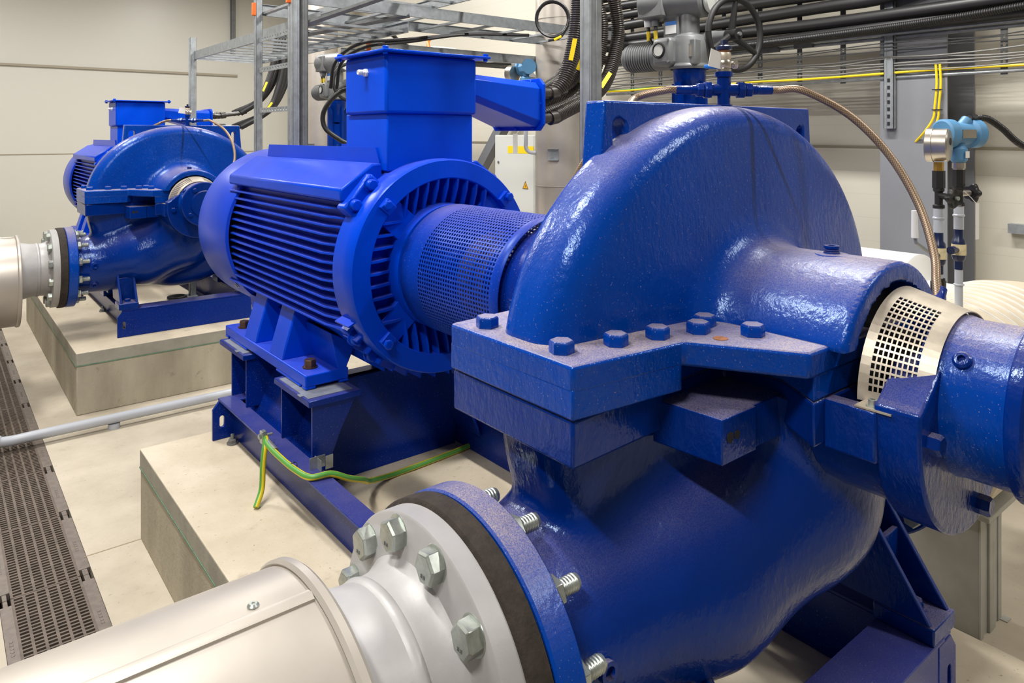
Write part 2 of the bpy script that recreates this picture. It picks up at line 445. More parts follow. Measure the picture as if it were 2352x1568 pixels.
bm = nb(); box(bm, BX-.12, BX, BY, WY+.1, FZ, CEIL); structure('wall_back', bm, M['dim'])
bm = nb(); box(bm, BX-.1, WX+.1, BY-.12, BY, FZ, CEIL); structure('wall_near', bm, M['dim'])
bm = nb(); box(bm, BX-.1, WX+.1, BY-.1, WY+.1, CEIL, CEIL+.1); structure('ceiling', bm, M['ceil'])
bm = nb(); box(bm, .535, .765, 3.69, 3.696, FZ-.001, FZ+.001); structure('trim_5', bm, plain('floor_joint', lin(150, 136, 112), .8))
for i, (x, y, p) in enumerate(LAMPS):
    r = thing('ceiling_light', 'long white ceiling luminaire', 'light', (x, y, CEIL-.45), 'ceiling luminaires over the pump hall')
    bm = nb(); box(bm, -.12, .12, -.66, .66, 0, .06); 
    for s in (-.5, .5): cyl(bm, (0, s, .06), (0, s, .45), .006, seg=8)
    finish(bm, 'lamp_housing', M['lampw'], r)
    ld = bpy.data.lights.new('lamp_light', 'AREA'); ld.shape = 'RECTANGLE'; ld.size = .2; ld.size_y = 1.25; ld.energy = p*1.25
    ld.color = (1, .975, .935)
    lo = bpy.data.objects.new('lamp_light', ld); COL.objects.link(lo); lo.parent = r; lo.location = (0, 0, -.012)
# ================================================================== pump
FOOTZ = .44
def f_upper(x, y, z):
    rad = np.sqrt((x/.655)**2+(z/.572)**2); ay = np.abs(y)
    T = .088+.06*np.clip(1-rad, 0, 1)
    d = rbox2((rad-1)*.58+.062, ay-T+.062, .062)
    rr = np.sqrt((x/1.0)**2+z**2)
    cone = rbox2(rr-.238+.012, ay-.44+.012, .012)
    d = smin(d, cone, .085)
    d = np.maximum(d, -np.maximum(rr-.196, .36-ay))
    return np.maximum(d, .088-z)
def f_lower(x, y, z):
    ay = np.abs(y)
    rad = np.sqrt((x/.65)**2+(z/.69)**2)
    T = .10+.12*np.clip(1-rad, 0, 1)
    d = rbox2((rad-1)*.6+.06, ay-T+.06, .06)
    ns = rbox2(np.sqrt(y**2+(z+.465)**2)-(.197-.03*np.clip((x+.45)/.3, 0, 1))+.01, np.abs(x+.58)-.15+.01, .01)
    nd = rbox2(np.sqrt(y**2+(z+.465)**2)-.18+.01, np.abs(x-.58)-.16+.01, .01)
    c1 = capsule(x, ay, z, (-.58, .0, -.462), (-.28, .10, -.41), .195, .22)
    c2 = capsule(x, ay, z, (-.28, .10, -.41), (-.03, .165, -.29), .22, .222)
    c3 = capsule(x, ay, z, (-.03, .165, -.29), (.02, .18, -.04), .222, .20)
    c4 = capsule(x, ay, z, (-.03, .165, -.29), (.13, .16, -.20), .222, .21)
    ch = smin(smin(smin(c1, c2, .03), c4, .03), c3, .05)
    rr = np.sqrt(x**2+z**2)
    bl = rbox2(rr-.215+.03, ay-.38+.03, .03)
    d = smin(d, ch, .07); d = smin(d, np.minimum(ns, nd), .05); d = smin(d, bl, .07)
    d = np.maximum(d, -np.maximum(rr-.185, .32-ay))
    return np.maximum(d, z+.03)
def mir4(pts):
    """outline given for the near (-y) left (-x) quarter, from the left edge to x=0"""
    a = pts; b = [(-x, y) for x, y in reversed(pts)]; near = a+b
    far = [(x, -y) for x, y in reversed(near)]
    out = [p for p in near+far if abs(p[1]) > 1e-6]
    return out
def stud(bm, p, d, r=.018, l=.05):
    """nut with threaded end"""
    hexh(bm, p, d, r*1.72, .024)
    d = Vector(d).normalized(); q = Vector(p)+d*.02
    prof = [(r, 0)]
    n = 6
    for i in range(n):
        h = .004+i*(l-.01)/n; prof += [(r*.86, h), (r, h+(l-.01)/n*.5)]
    prof += [(r*.8, l)]
    lathe(bm, prof, q, d, 14, caps=True)
def make_pump():
    root = thing('split_case_pump', 'x', 'pump', (X0, Y0, FOOTZ), 'horizontal split case water pumps')
    Z = (0, 0, Z0-FOOTZ)
    sdf_obj('upper_casing', f_upper, (-.72, -.47, .06), (.72, .47, .64), .0102, M['castdome'], root, Z)
    sdf_obj('lower_casing', f_lower, (-.78, -.44, -.74), (.78, .44, .0), .0115, M['castclean_shade'], root, Z)
    top = mir4([(-.683, -.0), (-.683, -.19), (-.405, -.212), (-.288, -.408), (-.10, -.408)])
    low = mir4([(-.679, -.0), (-.679, -.186), (-.425, -.17), (-.2, -.16), (-.2, -.30), (-.268, -.404), (-.10, -.404)])
    bm = nb(); prism(bm, top, 'z', .047, .097); 
    leftend = [(-.683, -.19), (-.43, -.21), (-.43, .21), (-.683, .19)]
    up = finish(bm, 'upper_flange', M['cast'], root, Z, .007)
    bm = nb(); prism(bm, low, 'z', .0005, .05); 
    prism(bm, [(-.6828, -.1895), (-.41, -.211), (-.3, -.1), (-.3, .1), (-.41, .211), (-.6828, .1895)], 'z', .0005, .055)
    finish(bm, 'flange_underside', M['cast'], up, bevel=.004)
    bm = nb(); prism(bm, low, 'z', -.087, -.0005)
    lf = finish(bm, 'lower_flange', M['castclean_shade'], root, Z, .006)
    for sx in (-1, 1):
        for sy in (-1, 1):
            bm = nb()
            pts = [(sx*.412, sy*.305), (sx*.30, sy*.305), (sx*.299, sy*.298), (sx*.185, sy*.296), (sx*.185, sy*.15), (sx*.425, sy*.15)]
            prism(bm, pts, 'z', -.114, -.027)
            lug = finish(bm, 'jacking_lug', M['castclean_shade'], root, Z, .004)
            bm = nb()
            for hx, r in ((-.388, .0105), (-.366, .0085)):
                cyl(bm, (sx*-hx if sx > 0 else hx, sy*.3062, -.065), (sx*-hx if sx > 0 else hx, sy*.300, -.065), r, seg=18)
            finish(bm, 'threaded_bore', M['hole'], lug)
    # bolts of the split flange
    bolts = [(-.64, -.115), (-.526, -.145), (-.425, -.163), (-.33, -.19), (-.275, -.165), (-.262, -.272), (-.18, -.352)]
    proto = None
    for i, (bx, by) in enumerate(bolts):
        for sx in (1, -1):
            for sy in (1, -1):
                if proto is None:
                    bm = nb(); hexh(bm, (0, 0, 0), (0, 0, 1), .0245, .024, R(12))
                    proto = finish(bm, 'flange_bolt', M['cast'], root, (0, 0, 0), .001, seg=1); o = proto
                else: o = proto.copy(); COL.objects.link(o); o.parent = root
                o.location = (bx*sx, by*sy, Z[2]+.0965)
    bm = nb(); cyl(bm, (0, 0, 0), (0, 0, .001), .0145, seg=20)
    finish(bm, 'threaded_bore', M['rust'], root, (-.334, -.246, Z[2]+.0972))
    # lifting plate across the top
    bm = nb()
    prism(bm, [(-.405, .33), (-.385, .578), (.485, .578), (.505, .33), (.40, .30), (0, .5), (-.33, .33)], 'y', .02, .082,
          [oval(-.335, .455, .044, .17), oval(.435, .468, .036, .12)])
    finish(bm, 'lifting_plate', M['cast'], root, Z, .006)
    # boss, plug on the near bulge
    for sy in (-1, 1):
        bm = nb(); lathe(bm, [(.040, -.02), (.040, .004), (.034, .010), (.018, .011), (.018, .012)], (.0, sy*.30, .228), (0, 0, 1), 28, caps=True)
        pb = finish(bm, 'oil_boss', M['cast'], root, Z)
        bm = nb(); lathe(bm, [(.017, 0), (.017, .004), (.0145, .005), (.017, .008), (.0145, .010), (.017, .013), (.016, .018), (.008, .018), (.007, .012), (0, .012)], (0, 0, 0), (0, 0, 1), 24)
        finish(bm, 'plug', M['castclean_shade'], pb, (0, sy*.30, .238))
    # bearing arms, bracket plates and housings at both ends
    for sy in (-1, 1):
        def Y(v): return sy*v
        bm = nb()
        # trough: two side rails and half round bottom
        for sx in (-1, 1):
            box(bm, sx*.19, sx*.228, min(Y(.40), Y(.50)), max(Y(.40), Y(.50)), -.095, 0)
        a = [(.225*math.cos(R(t)), -.03+.2*math.sin(R(t))) for t in range(180, 361, 12)]
        b = [(.19*math.cos(R(t)), -.03+.165*math.sin(R(t))) for t in range(360, 179, -12)]
        prism(bm, a+b, 'y', Y(.36), Y(.50))
        arm = finish(bm, 'bearing_arm', M['castclean_shade'], root, Z, .006)
        bm = nb()
        o = [(.222*math.cos(R(t)), -.035+.222*math.sin(R(t))) for t in range(180, 361, 6)]
        prism(bm, o+[(.222, .012), (.205, .022), (.135, .075), (-.135, .075), (-.205, .022), (-.222, .012)], 'y', Y(.492), Y(.573))
        bp = finish(bm, 'bracket_plate', M['castclean_shade'], root, Z, .006)
        for q in ((-.182, -.042), (.05, -.222), (.182, -.042)):
            bm = nb(); hexh(bm, (q[0], Y(.568), q[1]), (0, sy, 0), .019, .026, R(8))
            finish(bm, 'bracket_bolt', M['castclean_shade'], bp)
        bm = nb()
        lathe(bm, [(.05, .53), (.152, .53), (.152, .565), (.147, .585), (.147, .665), (.150, .672), (.150, .675)], (0, 0, 0), (0, sy, 0), 48)
        hs = finish(bm, 'bearing_housing', M['cast'], root, Z)
        bm = nb()
        lathe(bm, [(.158, .676), (.160, .680), (.160, .700), (.154, .705), (.10, .707), (.095, .72), (0, .722)], (0, 0, 0), (0, sy, 0), 48)
        for k in range(4):
            t = R(35+90*k); hexh(bm, (.125*math.cos(t), Y(.706), .125*math.sin(t)), (0, sy, 0), .016, .018, .3)
        finish(bm, 'bearing_cover', M['castclean_shade'], hs)
        bm = nb(); q = Vector((-.112, Y(.60), .095)); d = Vector((-.112, 0, .095)).normalized()
        lathe(bm, [(.016, -.01), (.016, .006), (.012, .010), (.007, .010), (.006, .002), (0, .002)], q+d*.0, d, 20)
        finish(bm, 'grease_plug', M['castclean_shade'], hs)
        # shaft and gland
        bm = nb(); cyl(bm, (0, Y(.32), 0), (0, Y(.52), 0), .045, seg=24); cyl(bm, (0, Y(.33), 0), (0, Y(.45), 0), .10, seg=28); cyl(bm, (0, Y(.355), 0), (0, Y(.37), 0), .195, seg=36)
        finish(bm, 'shaft_gland', M['blackm'], root, Z)
        # perforated seal guard, upper half, tapering outwards
        bm = nb()
        def fn(u, v):
            a = R(.5+179*u); y = .447+.120*v; r = .188-.030*v
            return (r*math.cos(a), Y(y), r*math.sin(a))
        wins = [(0, .03, None), (.03, .42, (16, 9)), (.42, .58, None), (.58, .97, (16, 9)), (.97, 1, None)]
        for u0, u1, k in wins:
            if k:
                perf(bm, fn, k[0], k[1], .70, (u0, u1), (.14, .78))
                gridf(bm, fn, 14, 1, u0, u1, 0, .14); gridf(bm, fn, 14, 1, u0, u1, .78, 1)
            else: gridf(bm, fn, 8, 1, u0, u1, 0, 1)
        bmesh.ops.remove_doubles(bm, verts=bm.verts[:], dist=.00005)
        gd = finish(bm, 'seal_guard', M['guardm'], root, Z, recalc=False, flat=True)
        sm = gd.modifiers.new('thickness', 'SOLIDIFY'); sm.thickness = .002; sm.offset = 0
        for sx in (-1, 1):
            bm = nb(); box(bm, sx*.183, sx*.226, min(Y(.46), Y(.525)), max(Y(.46), Y(.525)), .0005, .0035)
            finish(bm, 'guard_tab', M['guardm'], gd)
            bm = nb(); lathe(bm, [(.012, .0035), (.012, .006), (.008, .006), (.008, .016), (.0045, .016), (.0045, .009), (0, .009)], (sx*.207, Y(.485), 0), (0, 0, 1), 18)
            finish(bm, 'guard_screw', M['zinc'], gd)
    # nozzle flanges
    bm = nb()
    lathe(bm, [(.185, -.715), (.245, -.722), (.285, -.73), (.29, -.735), (.29, -.786), (.286, -.790), (.20, -.790)], (0, 0, -.465), (1, 0, 0), 96)
    sf = finish(bm, 'suction_flange', M['cast'], root, Z)
    bm = nb()
    lathe(bm, [(.18, .715), (.275, .73), (.28, .735), (.28, .786), (.276, .790), (.20, .790)], (0, 0, -.465), (1, 0, 0), 96)
    df = finish(bm, 'discharge_flange', M['castclean_shade'], root, Z)
    for k in range(12):
        bm = nb(); t = R(15+30*k); hexh(bm, (.73, .245*math.cos(t), -.465+.245*math.sin(t)), (-1, 0, 0), .026, .022, t)
        finish(bm, 'discharge_bolt', M['zinc'], df)
    # plugs on the suction nozzle and eye lug
    for (px, pz) in ((-.62, -.45), (-.62, -.58)):
        yy = -math.sqrt(.197**2-(pz+.465)**2)
        n = Vector((0, yy, pz+.465)).normalized()
        bm = nb(); lathe(bm, [(.036, -.01), (.036, .008), (.03, .012), (.02, .012), (.02, .024), (.012, .024), (.010, .014), (0, .014)], Vector((px, yy, pz)), n, 26)
        finish(bm, 'nozzle_plug', M['castclean_shade'], root, Z)
    # feet: plate, web, ribs
    for sx in (-1, 1):
        for sy in (-1, 1):
            bm = nb(); z0, z1 = FOOTZ+.0005-Z0, FOOTZ+.045-Z0
            box(bm, min(sx*.365, sx*.495), max(sx*.365, sx*.495), min(sy*.22, sy*.37), max(sy*.22, sy*.37), z0, z1)
            fp = finish(bm, 'foot_plate', M['castclean_shade'], root, Z, .005)
            bm = nb()
            for xa, xb in ((.367, .383), (.470, .486)):
                prism(bm, [(sy*.36, z1), (sy*.10, z1), (sy*.04, -.50), (sy*.13, -.46), (sy*.19, -.46)], 'x', sx*xa, sx*xb)
            prism(bm, [(sx*.37, z1), (sx*.48, z1), (sx*.48, -.55), (sx*.37, -.55)], 'y', sy*.225, sy*.24)
            finish(bm, 'foot_web', M['castclean_shade'], root, Z, .003)
            bm = nb(); hexh(bm, (sx*.427, sy*.30, z1), (0, 0, 1), .021, .020, .5); cyl(bm, (sx*.427, sy*.30, z1), (sx*.427, sy*.30, z1+.002), .028, seg=20)
            finish(bm, 'foot_bolt', M['castclean_shade'], fp)
    # vent cross on top with valve and hoses
    bm = nb(); P0 = Vector((.073, .03, .56))
    cyl(bm, P0, P0+Vector((0, 0, .085)), .0165, seg=20)
    for h, r in ((.0, .026), (.012, .022), (.098, .023)): cyl(bm, P0+Vector((0, 0, h-.006)), P0+Vector((0, 0, h+.008)), r, seg=20)
    cx = P0+Vector((0, 0, .058)); hx = Vector((.80, -.60, 0)).normalized()
    cyl(bm, cx-hx*.045, cx+hx*.045, .0165, seg=20)
    cyl(bm, cx, cx+Vector((0, 0, .045)), .018, seg=20)
    for s in (-1, 1):
        hexh(bm, cx+hx*s*.036, hx*s, .024, .018); hexh(bm, cx+hx*s*.056, hx*s, .020, .018); cyl(bm, cx+hx*s*.07, cx+hx*s*.085, .013, seg=16)
        cyl(bm, cx+hx*s*.085, cx+hx*s*.128, .0125, .012, seg=10)
    vc = finish(bm, 'vent_cross', M['castclean_shade'], root, Z, .001, seg=1)
    bm = nb(); q = cx+Vector((0, 0, .043))
    lathe(bm, [(.016, 0), (.019, .002), (.019, .012), (.016, .013), (.0195, .017), (.021, .026), (.0195, .034), (.018, .036)], q, (0, 0, 1), 24)
    cyl(bm, q+Vector((0, 0, .024)), q+Vector((0, 0, .024))+Vector((.78, -.62, 0))*.032, .008, seg=12)
    hexh(bm, q+Vector((.0195, -.0155, .024)), (.78, -.62, 0), .012, .01)
    finish(bm, 'vent_valve', M['stain'], vc)
    bm = nb(); lathe(bm, [(.0175, .036), (.0185, .038), (.0185, .052), (.017, .055)], q, (0, 0, 1), 24); finish(bm, 'valve_collar', M['guardm'], vc)
    bm = nb(); lathe(bm, [(.014, .055), (.0155, .057), (.0155, .060), (.014, .062)], q, (0, 0, 1), 24); finish(bm, 'thread_ring', M['rust'], vc)
    bm = nb(); lathe(bm, [(.016, .061), (.021, .063), (.021, .071), (.016, .074)], q, (0, 0, 1), 24); cyl(bm, q+Vector((0, 0, .073)), q+Vector((0, 0, .088)), .0095, seg=4, ph=.4)
    finish(bm, 'valve_plug', M['navy'], vc)
    bm = nb(); hd = Vector((-.85, .3, -.0)).normalized(); pr = Vector((-hd.y, hd.x, 0))
    a = q+Vector((0, 0, .012)); pts = [a+hd*.012-pr*.006, a+hd*.050-pr*.012, a+hd*.062, a+hd*.050+pr*.012, a+hd*.012+pr*.006]
    lo = [bm.verts.new(p) for p in pts]; hi = [bm.verts.new(p+Vector((0, 0, .010))) for p in pts]
    bm.faces.new(lo[::-1]); bm.faces.new(hi)
    for i in range(5): bm.faces.new((lo[i], lo[(i+1) % 5], hi[(i+1) % 5], hi[i]))
    finish(bm, 'valve_handle', M['blueh'], vc, bevel=.003)
    bm = nb()
    prism(bm, [(-.07, .0), (-.012, -.006), (-.006, .036), (-.058, .046)], 'y', 0, .001)
    t = finish(bm, 'paper_tag', M['white'], vc, loc=(q.x-.002, q.y-.004, q.z+.016))
    e = cx+hx*.126
    bm = nb(); end = Vector((.215, -.435, .12))
    smooth_tube(bm, [cx+hx*.115, e+hx*.02+Vector((0, 0, .0)), (.21, -.115, .615), (.285, -.20, .55), (.325, -.28, .45), (.325, -.35, .33), (.285, -.40, .22), (.245, -.42, .165), end], .0098, 14, 12)
    hz = finish(bm, 'braided_hose', M['braid'], root, Z, ang=60)
    bm = nb(); cyl(bm, end+Vector((.03, .004, .03)), end+Vector((-.012, 0, -.012)), .0125, .0145, seg=12); hexh(bm, end+Vector((-.008, 0, -.008)), (-1, 0, -1), .018, .014)
    box(bm, .17, .235, -.46, -.40, .03, .10)
    finish(bm, 'hose_fitting', M['castclean_shade'], hz, bevel=.002)
    e2 = cx-hx*.12
    bm = nb(); smooth_tube(bm, [e2, e2-hx*.03, e2-hx*.09+Vector((0, .03, -.02)), (-.17, .16, .55), (-.22, .26, .42), (-.2, .36, .28), (-.12, .42, .19)], .0098, 12, 10)
    finish(bm, 'braided_hose', M['braid'], root, Z, ang=60)
    # water drip streaks are left to the paint
    return root
pumpA = make_pump()
# ================================================================== base frame and plinth
def make_base():
    """local origin: (X0, Y0, PL)"""
    root = thing('base_frame', 'x', 'machine base', (X0, Y0, PL), 'welded steel machine bases')
    H = FOOTZ-PL; zt = H
    yn, yf = .74-Y0, 3.59-Y0
    for sx in (-1, 1):
        bm = nb()
        box(bm, *sorted((sx*.41, sx*.397)), yn, yf, .0005, zt-.01)
        box(bm, *sorted((sx*.477, sx*.397)), yn, yf, zt-.0105, zt)
        finish(bm, 'side_rail', M['frame'], root, bevel=.0015, seg=1)
    for (a, b, nm) in ((yn, yn+.14, 'cross_rail'), (yf-.075, yf, 'cross_rail')):
        bm = nb(); w_ = .012
        yo = a if a == yn else b-w_
        box(bm, -.40, .40, yo, yo+w_, .0005, zt-.01)
        box(bm, -.43, .43, a-.004, b, zt-.0105, zt+.0005)
        finish(bm, nm, M['frame'], root, bevel=.002, seg=1)
    for sx in (-1, 1):
        for yy in (yn, yf-.014):
            bm = nb()
            pts = [(sx*.40, .001), (sx*.505, .001), (sx*.505, zt-.05), (sx*.475, zt-.012), (sx*.40, zt-.012)]
            prism(bm, pts, 'y', yy-.002, yy+.014, [oval(sx*.462, .085, .022, .055)])
            finish(bm, 'anchor_lug', M['frame'], root, bevel=.002, seg=1)
    # motor pedestals
    top = .665-PL
    for sx in (-1, 1):
        for (a, b) in ((2.62-Y0, 2.975-Y0), (3.36-Y0, 3.70-Y0)):
            bm = nb(); box(bm, *sorted((sx*.435, sx*.215)), a, b, top, top+.024)
            pd = finish(bm, 'motor_pad', M['frame'], root, bevel=.002, seg=1)
            bm = nb(); box(bm, *sorted((sx*.425, sx*.24)), a+.03, b-.03, top+.0243, top+.0263); box(bm, *sorted((sx*.44, sx*.40)), a+.07, a+.10, top+.0243, top+.0265)
            finish(bm, 'shim', M['galv'], pd)
            for yy in (a+.018, b-.03 if b < 2.2 else 3.58-Y0):
                bm = nb(); prism(bm, [(sx*.413, zt), (sx*.413, top), (sx*.23, top), (sx*.352, zt)], 'y', yy, yy+.012)
                finish(bm, 'pedestal_gusset', M['frame'], root, bevel=.001, seg=1)
        bm = nb()
        vs = [(sx*.392, zt-.10), (sx*.380, zt-.10), (sx*.243, top), (sx*.255, top)]
        prism(bm, vs, 'y', 2.64-Y0, 3.58-Y0)
        finish(bm, 'pedestal_wall', M['frame'], root, bevel=.001, seg=1)
    for yy in (2.64-Y0,):
        bm = nb(); prism(bm, [(-.375, .0005), (.385, .0005), (.385, top), (-.25, top)], 'y', yy+.20, yy+.214)
        finish(bm, 'cross_wall', M['frame'], root, bevel=.001, seg=1)
    # foundation bolts
    for y in (yf-.10, 1.7-Y0, yn+.12):
        for sx in (-1, 1):
            bm = nb(); cyl(bm, (sx*.44, y, 0), (sx*.44, y, .045), .009, seg=12); hexh(bm, (sx*.44, y, .008), (0, 0, 1), .02, .016); cyl(bm, (sx*.44, y, .0005), (sx*.44, y, .008), .026, seg=18)
            finish(bm, 'anchor_bolt', M['galvd'], root)
    return root
baseA = make_base()
def make_plinth():
    root = thing('concrete_plinth', 'x', 'plinth', (X0, Y0, FZ), 'concrete machine plinths')
    x0, x1, y0, y1 = .764-X0, 2.36-X0, .50-Y0, 3.70-Y0; h = PL-FZ
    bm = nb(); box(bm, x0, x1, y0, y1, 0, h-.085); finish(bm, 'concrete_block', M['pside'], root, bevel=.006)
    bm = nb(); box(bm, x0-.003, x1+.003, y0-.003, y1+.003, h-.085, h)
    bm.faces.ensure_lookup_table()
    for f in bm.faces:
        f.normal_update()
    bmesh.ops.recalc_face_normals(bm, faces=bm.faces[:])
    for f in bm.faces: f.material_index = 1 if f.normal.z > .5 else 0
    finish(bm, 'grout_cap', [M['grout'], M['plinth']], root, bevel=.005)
    bm = nb(); box(bm, x0-.0045, x1+.0045, y0-.0045, y1+.0045, h-.088, h-.082)
    finish(bm, 'green_joint_line', plain('green_joint_paint', lin(104, 140, 116), .8, 0, 30, .3), root)
    return root
plinthA = make_plinth()
# ================================================================== coupling guard
def make_guard():
    root = thing('coupling_guard', 'x', 'coupling guard', (X0, Y0+.9, .69), 'perforated coupling guards')
    zc = Z0-.69; Rg = .238; ya, yb = .60-.9, 1.17-.9
    def fn(u, v):
        a = 2*pi*u; y = ya+(yb-ya)*v
        return (Rg*math.cos(a), y, zc+Rg*math.sin(a))
    bm = nb(); v0, v1 = .075, .80
    perf(bm, fn, 104, 29, .60, (0, 1), (v0, v1)); gridf(bm, fn, 104, 1, 0, 1, 0, v0); gridf(bm, fn, 104, 2, 0, 1, v1, 1)
    bmesh.ops.remove_doubles(bm, verts=bm.verts[:], dist=.00005)
    o = finish(bm, 'perforated_shell', paint('blue_guard_paint', lin(6, 54, 165), .33, .3, (), .35, .05, 60, speck=.3), root, recalc=False)
    sm = o.modifiers.new('thickness', 'SOLIDIFY'); sm.thickness = .0018; sm.offset = 0
    bm = nb(); lathe(bm, [(.236, 0), (.228, .002), (.215, .004), (.215, -.002), (.236, 0)], (0, yb, zc), (0, 1, 0), 64)
    finish(bm, 'end_ring', M['frame'], root)
    bm = nb()
    lathe(bm, [(0, .02), (.055, .02), (.055, .10), (.15, .10), (.16, .11), (.16, .21), (.15, .215), (.15, .25), (.16, .255), (.16, .33), (.15, .34), (.06, .34), (.06, .46), (0, .46)], (0, ya, zc), (0, 1, 0), 40)
    finish(bm, 'coupling_hub', plain('rusty_coupling', lin(92, 70, 60), .6, .3, 18, .5), root)
    bm = nb(); lathe(bm, [(.222, .10), (.215, -.12), (.10, -.14)], (0, ya, zc), (0, 1, 0), 48); lathe(bm, [(.205, .10), (.10, .10)], (0, ya, zc), (0, 1, 0), 48)
    finish(bm, 'inner_sleeve', M['frame'], root)
    return root
guardA = make_guard()
# ================================================================== motor
def make_motor():
    FM = .6918
    root = thing('electric_motor', 'x', 'motor', (X0, 2.45, FM), 'large electric motors')
    z0 = Z0-FM; yo = -2.45
    Zl = (0, yo, z0)      # children use world-like y, shaft-centred x/z
    def oc():
        q = [(.375, .255), (.375, .30), (.245, .392), (.205, .392), (.205, .35)]
        q2 = [(.375, -.255), (.375, -.30), (.245, -.392), (.205, -.392), (.205, -.35)]
        r_ = [(.325, -.25), (.325, .25)]+q
        return r_+[(-x, z) for x, z in reversed(r_)][:0]
    right = [(.15, -.36), (.22, -.345), (.325, -.25), (.325, .25), (.378, .255), (.378, .30), (.245, .392), (.205, .392), (.205, .35)]
    poly = right+[(-x, z) for x, z in reversed(right)]
    bm = nb(); prism(bm, poly, 'y', 2.47, 3.74)
    finish(bm, 'motor_body', M['motor'], root, Zl, .008)
    # end shield: ring, recessed face
    bm = nb()
    lathe(bm, [(.34, 2.49), (.398, 2.49), (.402, 2.485), (.402, 2.40), (.409, 2.395), (.409, 2.335), (.403, 2.325), (.338, 2.318), (.334, 2.322), (.334, 2.385), (.24, 2.395), (.235, 2.30), (.15, 2.29), (.06, 2.29), (.05, 2.25), (0, 2.25)], (0, 0, 0), (0, 1, 0), 112)
    es = finish(bm, 'end_shield', M['motor'], root, Zl)
    # parallel cooling ribs in four groups
    for gi, ang in enumerate((0, 90, 180, 270)):
        for k in range(9):
            t = -.18+k*.045
            mx = Matrix.Rotation(R(ang), 4, 'Y')
            lo = math.sqrt(.222**2-min(abs(t), .221)**2) if abs(t) < .222 else 0
            hi = math.sqrt(.336**2-t*t)
            lo = max(lo, .12)
            bm = nb()
            pts = [(lo, 2.392), (hi, 2.392), (hi, 2.322), (hi-.035, 2.328), (lo, 2.362)]
            vb = [bm.verts.new(mx @ Vector((p[0], p[1], t-.0045))) for p in pts]; vt = [bm.verts.new(mx @ Vector((p[0], p[1], t+.0045))) for p in pts]
            bm.faces.new(vb); bm.faces.new(vt[::-1])
            for i in range(5): bm.faces.new((vb[i], vt[i], vt[(i+1) % 5], vb[(i+1) % 5]))
            finish(bm, 'shield_rib', M['motor'], es)
    for ang in (42, 138, 222, 318):
        a = R(ang); bm = nb()
        mx = Matrix.Rotation(-a, 4, 'Y')
        # clamp on ring
        box(bm, .335, .385, 2.305, 2.335, -.022, .022, mx)
        p = mx @ Vector((.372, 2.302, 0)); hexh(bm, p, (0, -1, 0), .019, .016)
        box(bm, .20, .335, 2.345, 2.392, -.055, .055, mx)
        finish(bm, 'shield_clamp', M['motor'], es, bevel=.003)
        bm = nb(); box(bm, .34, .442 if ang < 180 else .425, 2.43, 2.50, -.085, .085, mx)
        ear = finish(bm, 'frame_ear', M['motor'], root, Zl, .01)
        bm = nb()
        for dz in (-.048, .048):
            p = mx @ Vector((.418, 2.43, dz)); lathe(bm, [(.027, 0), (.027, .004), (.021, .005), (.021, .024), (.017, .029), (0, .030)], p, (0, -1, 0), 18)
        finish(bm, 'ear_bolt', M['motor'], ear)
    # side fins
    for sx in (-1, 1):
        for k in range(14):
            z = .222-k*.0345; xo = .392-.02*(abs(z)/.22)
            bm = nb()
            prism(bm, [(sx*.32, 2.485), (sx*.345, 2.485), (sx*xo, 2.62), (sx*xo, 3.76), (sx*.32, 3.76)], 'z', z-.003, z+.003)
            finish(bm, 'side_fin', M['motor'], root, Zl)
    # top and bottom fins
    for k, x in enumerate((-.20, -.145, -.09, -.035, .02, .075, .13, .20)):
        edge = k in (0, 7)
        bm = nb(); y0 = 2.50 if edge else 2.84
        prism(bm, [(y0+.0, .345), (y0, .40), (y0+.03, .452 if edge else .43), (3.66, .452 if edge else .43), (3.70, .345)], 'x', x-.0035, x+.0035)
        finish(bm, 'top_fin', M['motor'], root, Zl)
    for k in range(9):
        x = -.18+k*.045
        bm = nb(); box(bm, x-.003, x+.003, 2.50, 3.74, -.415, -.35); finish(bm, 'bottom_fin', M['motor'], root, Zl)
    for k in range(16):
        a = R(205+130*k/15); bm = nb(); mx = Matrix.Rotation(-a, 4, 'Y')
        box(bm, .34, .435, 2.37, 2.48, -.003, .003, mx); finish(bm, 'shield_lower_rib', M['motor'], es)
    # fan cowl
    bm = nb()
    lathe(bm, [(.405, 3.66), (.420, 3.66), (.424, 3.67), (.424, 4.10), (.415, 4.14), (.38, 4.165), (.26, 4.175), (.255, 4.17), (.0, 4.17)], (0, 0, 0), (0, 1, 0), 96)
    lathe(bm, [(.404, 3.66), (.404, 4.08)], (0, 0, 0), (0, 1, 0), 96)
    cw = finish(bm, 'fan_cowl', M['cowl'], root, Zl)
    for a in (142, 218, 38):
        bm = nb(); p = Vector((.424*math.cos(R(a)), 3.745, .424*math.sin(R(a)))); lathe(bm, [(.016, 0), (.016, .003), (.011, .004), (.010, .010), (.004, .010), (0, .007)], p, Vector((p.x, 0, p.z)), 16)
        finish(bm, 'cowl_screw', M['zinc'], cw)
    # feet
    for sx in (-1, 1):
        bm = nb(); zb = FM-Z0
        xo, xi = .400, .215
        box(bm, *sorted((sx*xo, sx*xi)), 2.735, 3.725, zb+.012, zb+.058)
        for (a, b) in ((2.735, 2.775), (3.68, 3.725)):
            box(bm, *sorted((sx*xo, sx*(xo-.045))), a, b, zb+.0005, zb+.013); box(bm, *sorted((sx*(xi+.04), sx*xi)), a, b, zb+.0005, zb+.013)
        box(bm, *sorted((sx*xo, sx*(xi))), 2.79, 3.05, zb+.0005, zb+.013); box(bm, *sorted((sx*xo, sx*(xi))), 3.42, 3.66, zb+.0005, zb+.013)
        ft = finish(bm, 'motor_foot', M['motor'], root, Zl, .005)
